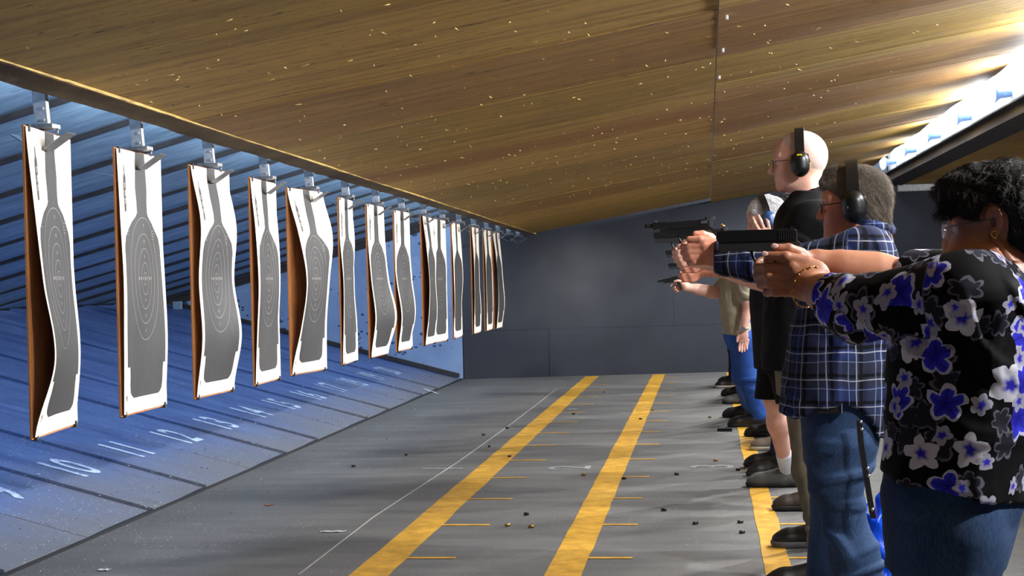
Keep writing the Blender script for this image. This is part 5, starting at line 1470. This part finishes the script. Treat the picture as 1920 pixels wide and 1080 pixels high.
# 5. dark-haired man
figure('dark-haired man mostly hidden behind the white-haired man', 9.4, (1474, 402), V3(-1, 0, 0), 1.0, SK_RUDDY, H_DARK, M_NAVY,
       [(1482, 436, .055, .08), (1482, 452, .10, .18), (1480, 490, .13, .21), (1478, 560, .14, .20), (1478, 640, .14, .19)],
       M_DENIM3, [(1480, 640, -.09), (1480, 640, .09), (1484, 740, -.1), (1478, 735, .1)],
       [(fl(1470, 893), .30, MATS['black_leather'], MATS['black_sole']), (fl(1462, 876), .30, MATS['black_leather'], MATS['black_sole'])],
       [[(1484, 466, -.2), (1400, 500, -.15), (1318, 493, -.04)], [(1480, 466, .2), (1396, 494, .16), (1320, 488, .06)]],
       gun=((1296, 482, .0), V3(-1, 0, -.03), 'dark pistol muzzle jutting out under the tall man\'s hands', 1.0))
# 5b. man in boat shoes
figure('man almost hidden in the row, brown boat shoes and dark shoe showing', 11.0, (1482, 428), V3(-1, 0, 0), .97, SK_RUDDY, H_GREY, M_GREY,
       [(1488, 458, .055, .08), (1488, 472, .10, .18), (1486, 510, .13, .20), (1484, 570, .14, .19), (1482, 630, .14, .19)],
       M_KHAKI, [(1482, 630, -.09), (1482, 630, .09), (1478, 715, -.1), (1472, 710, .1)],
       [(fl(1466, 844), .29, MATS['taupe_leather'], MATS['pale_sole']), (fl(1452, 818), .30, MATS['black_leather'], MATS['black_sole'])],
       [[(1488, 480, -.2), (1400, 506, -.15), (1312, 511, -.04)], [(1486, 480, .2), (1396, 500, .16), (1314, 508, .06)]],
       gun=((1292, 504, .0), V3(-1, 0, -.03), 'small grey pistol of a shooter farther down the line', .95), h=.008)
# 6. man in beige shirt and blue jeans, arm hanging with a watch
def hanging(P, w_): return finger_hand_down(w_, V3(-1, 0, 0), 1.08, -1)
def watch(root, P, W, A, ank):
    bm = bmesh.new(); c = P(1394, 617, -.24)
    for k in range(16):
        a0, a1 = k/16*6.283, (k+1)/16*6.283
        add_tube(bm, [Vector(c+V3(.034*math.cos(a0), .030*math.sin(a0), .004*math.cos(a0))), Vector(c+V3(.034*math.cos(a1), .030*math.sin(a1), .004*math.cos(a1)))], .008, 6)
    add_tube(bm, [Vector(c+V3(-.002, -.026, 0)), Vector(c+V3(-.002, -.040, 0))], .020, 14); obj('wrist_watch', bm, MATS['silver'], root)
    bm = bmesh.new(); c = P(1392, 641, -.25); add_tube(bm, [Vector(c+V3(.011*math.cos(a), .011*math.sin(a), 0)) for a in np.linspace(0, 6.283, 12)], .0035, 6); obj('ring', bm, MATS['silver'], root)
figure('man in beige shirt and bright blue jeans, watch arm hanging, other arm aiming low', 12.2, (1400, 464), V3(-1, 0, -.1), .95, SK_FAIR, H_GREY, M_BEIGE,
       [(1396, 486, .055, .08), (1394, 498, .10, .17), (1388, 520, .125, .20), (1379, 560, .135, .20), (1381, 600, .13, .19), (1386, 628, .13, .19)],
       M_DENIM2, [(1396, 640, -.09), (1390, 640, .09), (1402, 705, -.08), (1392, 705, .1)],
       [(fl(1421, 800), .32, MATS['black_leather'], MATS['black_sole']), (fl(1404, 782), .30, MATS['black_leather'], MATS['black_sole'])],
       [[(1398, 512, -.2), (1403, 568, -.23), (1395, 616, -.24)], [(1384, 512, .19), (1344, 549, .1), (1285, 538, .0)]],
       hand_L=hanging, extras=watch, which='R', slv=.75,
       gun=((1272, 527, .0), V3(-1, 0, -.22), 'small dark revolver held one-handed, lowest pistol of the row', .9, 'steel', True))
# 7, 8. feet and legs at the far end
figure('person in grey near the far end, only shoe toes showing past the blue jeans', 14.4, (1402, 470), V3(-1, 0, 0), .92, SK_RUDDY, H_DARK, M_GREY,
       [(1402, 488, .055, .08), (1402, 498, .10, .17), (1402, 530, .12, .19), (1402, 600, .125, .18)],
       M_GREY, [(1402, 605, -.09), (1402, 605, .09), (1402, 665, -.1), (1398, 665, .1)],
       [(fl(1396, 757), .28, MATS['trail_fabric'], MATS['black_sole']), (fl(1391, 742), .28, MATS['black_leather'], MATS['black_sole'])],
       [[(1404, 505, -.19), (1406, 545, -.2), (1400, 590, -.2)], [(1400, 505, .19), (1396, 545, .2), (1398, 590, .2)]], hand_L=hanging, h=.009)
figure('farthest person, black trouser leg and white-soled sneaker at the end of the yellow line', 16.4, (1396, 476), V3(-1, 0, 0), .92, SK_RUDDY, H_DARK, M_BLACKC,
       [(1394, 490, .055, .08), (1392, 498, .10, .17), (1388, 530, .12, .19), (1386, 600, .125, .18)],
       M_NAVY, [(1385, 600, -.09), (1383, 600, .09), (1380, 655, -.1), (1379, 655, .1)],
       [(fl(1377, 727), .28, MATS['black_leather'], MATS['pale_sole']), (fl(1381, 719), .28, MATS['black_leather'], MATS['pale_sole'])],
       [[(1394, 505, -.19), (1396, 545, -.2), (1392, 580, -.2)], [(1390, 505, .19), (1390, 545, .2), (1392, 580, .2)]], hand_L=hanging, h=.009)
# ================================================================ small things
# strap with studs and blue bag behind the plaid shirt man's leg
P = lambda x, y, Y=4.80: at(x, y, Y)
g = empty('carry_strap', P(1612, 792), 'black studded strap hanging from the belt of the man in plaid', 'strap')
bm = bmesh.new(); pts = [P(1611, 788), P(1614, 830), P(1622, 880), P(1630, 930), P(1637, 972)]
vs = []
for p in pts: vs.append([bm.verts.new(Vector(p)+Vector(q)) for q in ((-.009, -.002, 0), (.009, -.002, 0), (.009, .002, 0), (-.009, .002, 0))])
for a, b in zip(vs[:-1], vs[1:]):
    for k in range(4): bm.faces.new((a[k], a[(k+1) % 4], b[(k+1) % 4], b[k]))
bm.faces.new(vs[0]); bm.faces.new(vs[-1][::-1]); bmesh.ops.recalc_face_normals(bm, faces=bm.faces[:]); obj('strap', bm, MATS['black_leather'], g)
for (x, y) in ((1614, 791), (1616, 805), (1627, 878), (1629, 892), (1636, 955)):
    bm = bmesh.new(); c = P(x, y, 4.797); add_tube(bm, [Vector(c), Vector(c)+Vector((0, -.004, 0)), Vector(c)+Vector((0, -.006, 0))], [.0055, .005, .001], 10); obj('stud', bm, MATS['silver'], g)
t = NT('blue_bag_plastic'); t.set(t.ramp(t.noise(t.obj(), 12, 4), [(.3, lin((4, 62, 214))), (.7, lin((16, 96, 250)))]), .28, Transmission_Weight=0, Alpha=.96); t.bump(t.noise(t.mapv(t.obj(), (1, 1, .3)), 30, 3), .6, .01); M_BAG = t.m
bagc = at(1640, 1050, 5.2)
def crinkle(Pt):
    return .006*np.sin(Pt[:, 0]*70+3*np.sin(Pt[:, 2]*16)+Pt[:, 1]*40)+.004*np.sin(Pt[:, 2]*55+Pt[:, 0]*80)
Sb = [loft([(at(1641, 960, 5.2), .034, .05), (at(1641, 985, 5.2), .038, .06), (at(1643, 1020, 5.2), .052, .09), (at(1644, 1080, 5.2), .060, .11), (at(1644, 1150, 5.2), .064, .12), (at(1644, 1195, 5.2), .055, .10)], k=.02),
      rc(at(1626, 975, 5.2), at(1624, 945, 5.18), .014, .010, .02), rc(at(1650, 970, 5.2), at(1649, 935, 5.18), .020, .013, .02), rc(at(1649, 935, 5.18), at(1653, 930, 5.18), .012, .010, .01),
      el(at(1637, 955, 5.2), V3(.012, .12, .03), I3, .01, 's'), plane_cut(V3(0, 0, .003), (0, 0, -1), .002)]
b = sdf_obj('plastic_bag', Sb, .0045, M_BAG, None, disp=crinkle)
tag(b, 'bright blue plastic bag at the lower end of the studded strap', 'bag')
# magazine on the floor
c = on_floor(1358, 809); g = empty('pistol_magazine', c, 'black empty pistol magazine lying on the concrete left of the third line', 'magazine')
bm = bmesh.new(); add_box(bm, (c[0]-.055, c[1]-.012, .001), (c[0]+.055, c[1]+.012, .026), .003); obj('magazine_body', bm, MATS['black_gun_finish'], g)
bm = bmesh.new(); add_box(bm, (c[0]+.053, c[1]-.014, 0), (c[0]+.062, c[1]+.016, .028), .002); obj('base_plate', bm, MATS['polymer_frame'], g)
bm = bmesh.new(); add_tube(bm, [(c[0]-.055, c[1], .020), (c[0]-.070, c[1], .024), (c[0]-.073, c[1], .010)], .0022, 6); obj('feed_lip', bm, MATS['worn_steel'], g)
# spent cases lying about
plain('brass', (206, 160, 74), .3, .9); plain('tarnished_case', (60, 54, 46), .5, .7)
def casing(p, ang, mat, label, lift=0.0, tilt=0.0, big=1.4):
    bm = bmesh.new(); r = .0055*big; L = .019*big
    add_tube(bm, [(0, 0, 0), (.0015, 0, 0), (.0016, 0, 0), (.003, 0, 0), (.0031, 0, 0), (L, 0, 0), (L, 0, 0), (.004, 0, 0)], [r, r, r*.86, r*.86, r, r*.97, r*.85, r*.8], 12)
    M = Matrix.Translation((p[0], p[1], r+.0005+lift)) @ Matrix.Rotation(ang, 4, 'Z') @ Matrix.Rotation(tilt, 4, 'Y')
    bmesh.ops.transform(bm, matrix=M, verts=bm.verts)
    return tag(obj('spent_casing', bm, mat), label, 'cartridge case', 'spent cases scattered on the floor')
rc_ = random.Random(9)
CAS = [((1001, 990), 'b', 'brass case nearest the left side of the middle yellow line'), ((990, 967), 'd', 'dark case above the two brass ones left of the middle yellow line'), ((948, 988), 'b', 'brass case beside the end of a tick between the first and middle yellow lines'),
 ((1092, 892), 'b', 'brass case just below the stencilled 2'), ((1166, 899), 'd', 'dark case against the right edge of the middle yellow line'), ((1273, 891), 'd', 'dark case between the middle line and the stencilled 3'),
 ((1241, 958), 'd', 'dark case alone on the concrete right of the middle yellow line'), ((1387, 1001), 'd', 'upright dark case near the third yellow line, nearest the camera'), ((1393, 981), 'd', 'dark case right beside the third yellow line'),
 ((1308, 983), 'd', 'dark case on the concrete left of the third yellow line, at the shooters\' end'), ((1338, 865), 'b', 'brass case just above the stencilled 3'), ((1387, 883), 'd', 'dark case between the stencilled 3 and the third yellow line'),
 ((957, 857), 'd', 'dark case touching the tick of the first yellow line'), ((954, 804), 'd', 'dark case on the saw-cut joint, far'), ((919, 838), 'd', 'dark case left of the first yellow line in mid-distance'), ((905, 817), 'd', 'farther dark case left of the first yellow line'),
 ((761, 855), 'd', 'dark case in the white grit at the left'), ((660, 876), 'd', 'dark case among grit nearest the ramp'), ((1204, 787), 'd', 'dark case on the middle yellow line'), ((1222, 770), 'b', 'brass case past the middle yellow line'),
 ((1078, 777), 'd', 'dark case on a far tick of the first yellow line'), ((1132, 736), 'd', 'far dark case between the first and middle lines'), ((1333, 784), 'b', 'far brass case near the third yellow line')]
for (px, kind, lab) in CAS:
    casing(on_floor(*px), rc_.uniform(0, 6.28), MATS['brass'] if kind == 'b' else MATS['tarnished_case'], lab)
p = at(1352, 418, 5.3); o = casing((p[0], p[1]), .4, MATS['brass'], 'brass case thrown up in the air behind the pistols', p[2]-.01, .6, .8)
# slips and flakes on the floor and the ramp
def flake(px, L, w_, ang, label, z=0.0, ramp=False, mat='white_enamel', name='paper_scrap', cat='scrap'):
    if ramp:
        d = CF+(px[0]-960)/FPX*CR-(px[1]-540)/FPX*CU; s_ = (.272*RX0*1.0-CAM_H)/(d[2]+.272*d[0]); c = d*s_+np.array([0, 0, CAM_H])
        c[2] += .035
    else: c = on_floor(*px)
    bm = bmesh.new(); n = 6; rows = []
    for i in range(n+1):
        x = (i/n-.5)*L; zz = .002+.004*math.sin(i*1.9)**2
        rows.append([bm.verts.new((x, -w_/2, zz)), bm.verts.new((x, w_/2*(1-.3*(i % 2)), zz+.002)), bm.verts.new((x, w_/2*(1-.3*(i % 2)), zz+.003)), bm.verts.new((x, -w_/2, zz+.001))])
    for a, b_ in zip(rows[:-1], rows[1:]):
        for k in range(4): bm.faces.new((a[k], b_[k], b_[(k+1) % 4], a[(k+1) % 4]))
    bm.faces.new(rows[0]); bm.faces.new(rows[-1][::-1])
    M = Matrix.Translation(Vector(c)) @ (Matrix.Rotation(math.atan(.272), 4, 'Y') if ramp else Matrix()) @ Matrix.Rotation(ang, 4, 'Z')
    bmesh.ops.transform(bm, matrix=M, verts=bm.verts)
    return tag(obj(name, bm, MATS[mat]), label, cat)
plain('dull_scrap', (190, 190, 188), .8); plain('dry_leaf', (150, 92, 52), .8)
flake((625, 998), .13, .03, .1, 'pale paper strip on the concrete left of the saw-cut joint', mat='dull_scrap')
flake((808, 740), .22, .02, -.5, 'thin white stick lying across the foot of the ramp', ramp=True)
flake((195, 1070), .06, .03, .1, 'small white scrap near the bottom left corner', mat='dull_scrap')
flake((505, 948), .05, .03, .6, 'curled brown leaf on the grey concrete', mat='dry_leaf', name='dry_leaf', cat='leaf')
flake((1073, 768), .09, .02, 0, 'thin white scrap above the first line\'s ticks, far down the floor', mat='dull_scrap')
# debris swept against the foot of the ramp, and the fine grit over it
bm = bmesh.new(); r = random.Random(21)
for i in range(4600):
    k = r.random(); Y = 5.2+13*r.random()**.8; q = (Y-SEAM0) % .884
    if r.random() < .6:      # along the seams
        Y = SEAM0+.884*round((Y-SEAM0)/.884)+r.gauss(0, .035); X = RX0-abs(r.gauss(0, .8))
    else: X = RX0-abs(r.gauss(0, .20))
    if X < -6 or Y > 18.2: continue
    on_ramp = r.random() < .88
    z = rampz(X)+.016 if on_ramp else 0.002
    if not on_ramp: X = RX0+.06+abs(r.gauss(0, .4))
    sz = r.uniform(.002, .008)*(1.6 if r.random() < .08 else 1)
    ps = [Vector((X+r.uniform(-sz, sz), Y+r.uniform(-sz, sz), z+r.uniform(0, sz*.8))) for _ in range(4)]
    vv = [bm.verts.new(p) for p in ps]
    mi = r.choice((0, 0, 1, 2, 2))
    for f in ((0, 1, 2), (0, 2, 3), (0, 3, 1), (1, 3, 2)):
        fc = bm.faces.new([vv[j] for j in f]); fc.material_index = mi
o = obj('debris', bm, [MATS['dull_scrap'], MATS['dry_leaf'], plain('dark_grit', (70, 66, 58), .9)]); tag(o, 'fine debris and grit swept against the foot of the blue ramp', 'debris', kind='stuff')
# ---------------------------------------------------------------- gun smoke drifting before the far wall
t = bpy.data.materials.new('gun_smoke'); t.use_nodes = True; nt = t.node_tree; nt.nodes.clear()
out = nt.nodes.new('ShaderNodeOutputMaterial'); vol = nt.nodes.new('ShaderNodeVolumePrincipled'); tc = nt.nodes.new('ShaderNodeTexCoord'); nz = nt.nodes.new('ShaderNodeTexNoise'); nz.inputs['Scale'].default_value = 1.9; nz.inputs['Detail'].default_value = 4; nz.inputs['Distortion'].default_value = .6
rp = nt.nodes.new('ShaderNodeMapRange'); rp.inputs[1].default_value = .40; rp.inputs[2].default_value = .78; rp.inputs[3].default_value = 0; rp.inputs[4].default_value = SMOKE
gr = nt.nodes.new('ShaderNodeVectorMath'); gr.operation = 'LENGTH'; mr = nt.nodes.new('ShaderNodeMapRange'); mr.inputs[1].default_value = .1; mr.inputs[2].default_value = 1.0; mr.inputs[3].default_value = 1; mr.inputs[4].default_value = 0
mu = nt.nodes.new('ShaderNodeMath'); mu.operation = 'MULTIPLY'
nt.links.new(tc.outputs['Object'], nz.inputs[0]); nt.links.new(nz.outputs[0], rp.inputs[0]); sc_ = nt.nodes.new('ShaderNodeMapping'); sc_.inputs['Scale'].default_value = (1/.85, 1/3.2, 1/.6)
nt.links.new(tc.outputs['Object'], sc_.inputs[0]); nt.links.new(sc_.outputs[0], gr.inputs[0]); nt.links.new(gr.outputs['Value'], mr.inputs[0]); nt.links.new(rp.outputs[0], mu.inputs[0]); nt.links.new(mr.outputs[0], mu.inputs[1])
vol.inputs['Color'].default_value = (.85, .87, .92, 1); vol.inputs['Anisotropy'].default_value = .2
nt.links.new(mu.outputs[0], vol.inputs['Density']); nt.links.new(vol.outputs[0], out.inputs['Volume'])
bm = bmesh.new(); add_box(bm, (-.85, -3.2, -.6), (.85, 3.2, .6)); o = obj('gun_smoke', bm, t); o.location = (-1.22, 13.6, 1.14)
tag(o, 'thin grey gun smoke hanging in the air in front of the dark far wall', 'smoke', kind='stuff')
bpy.context.view_layer.update()
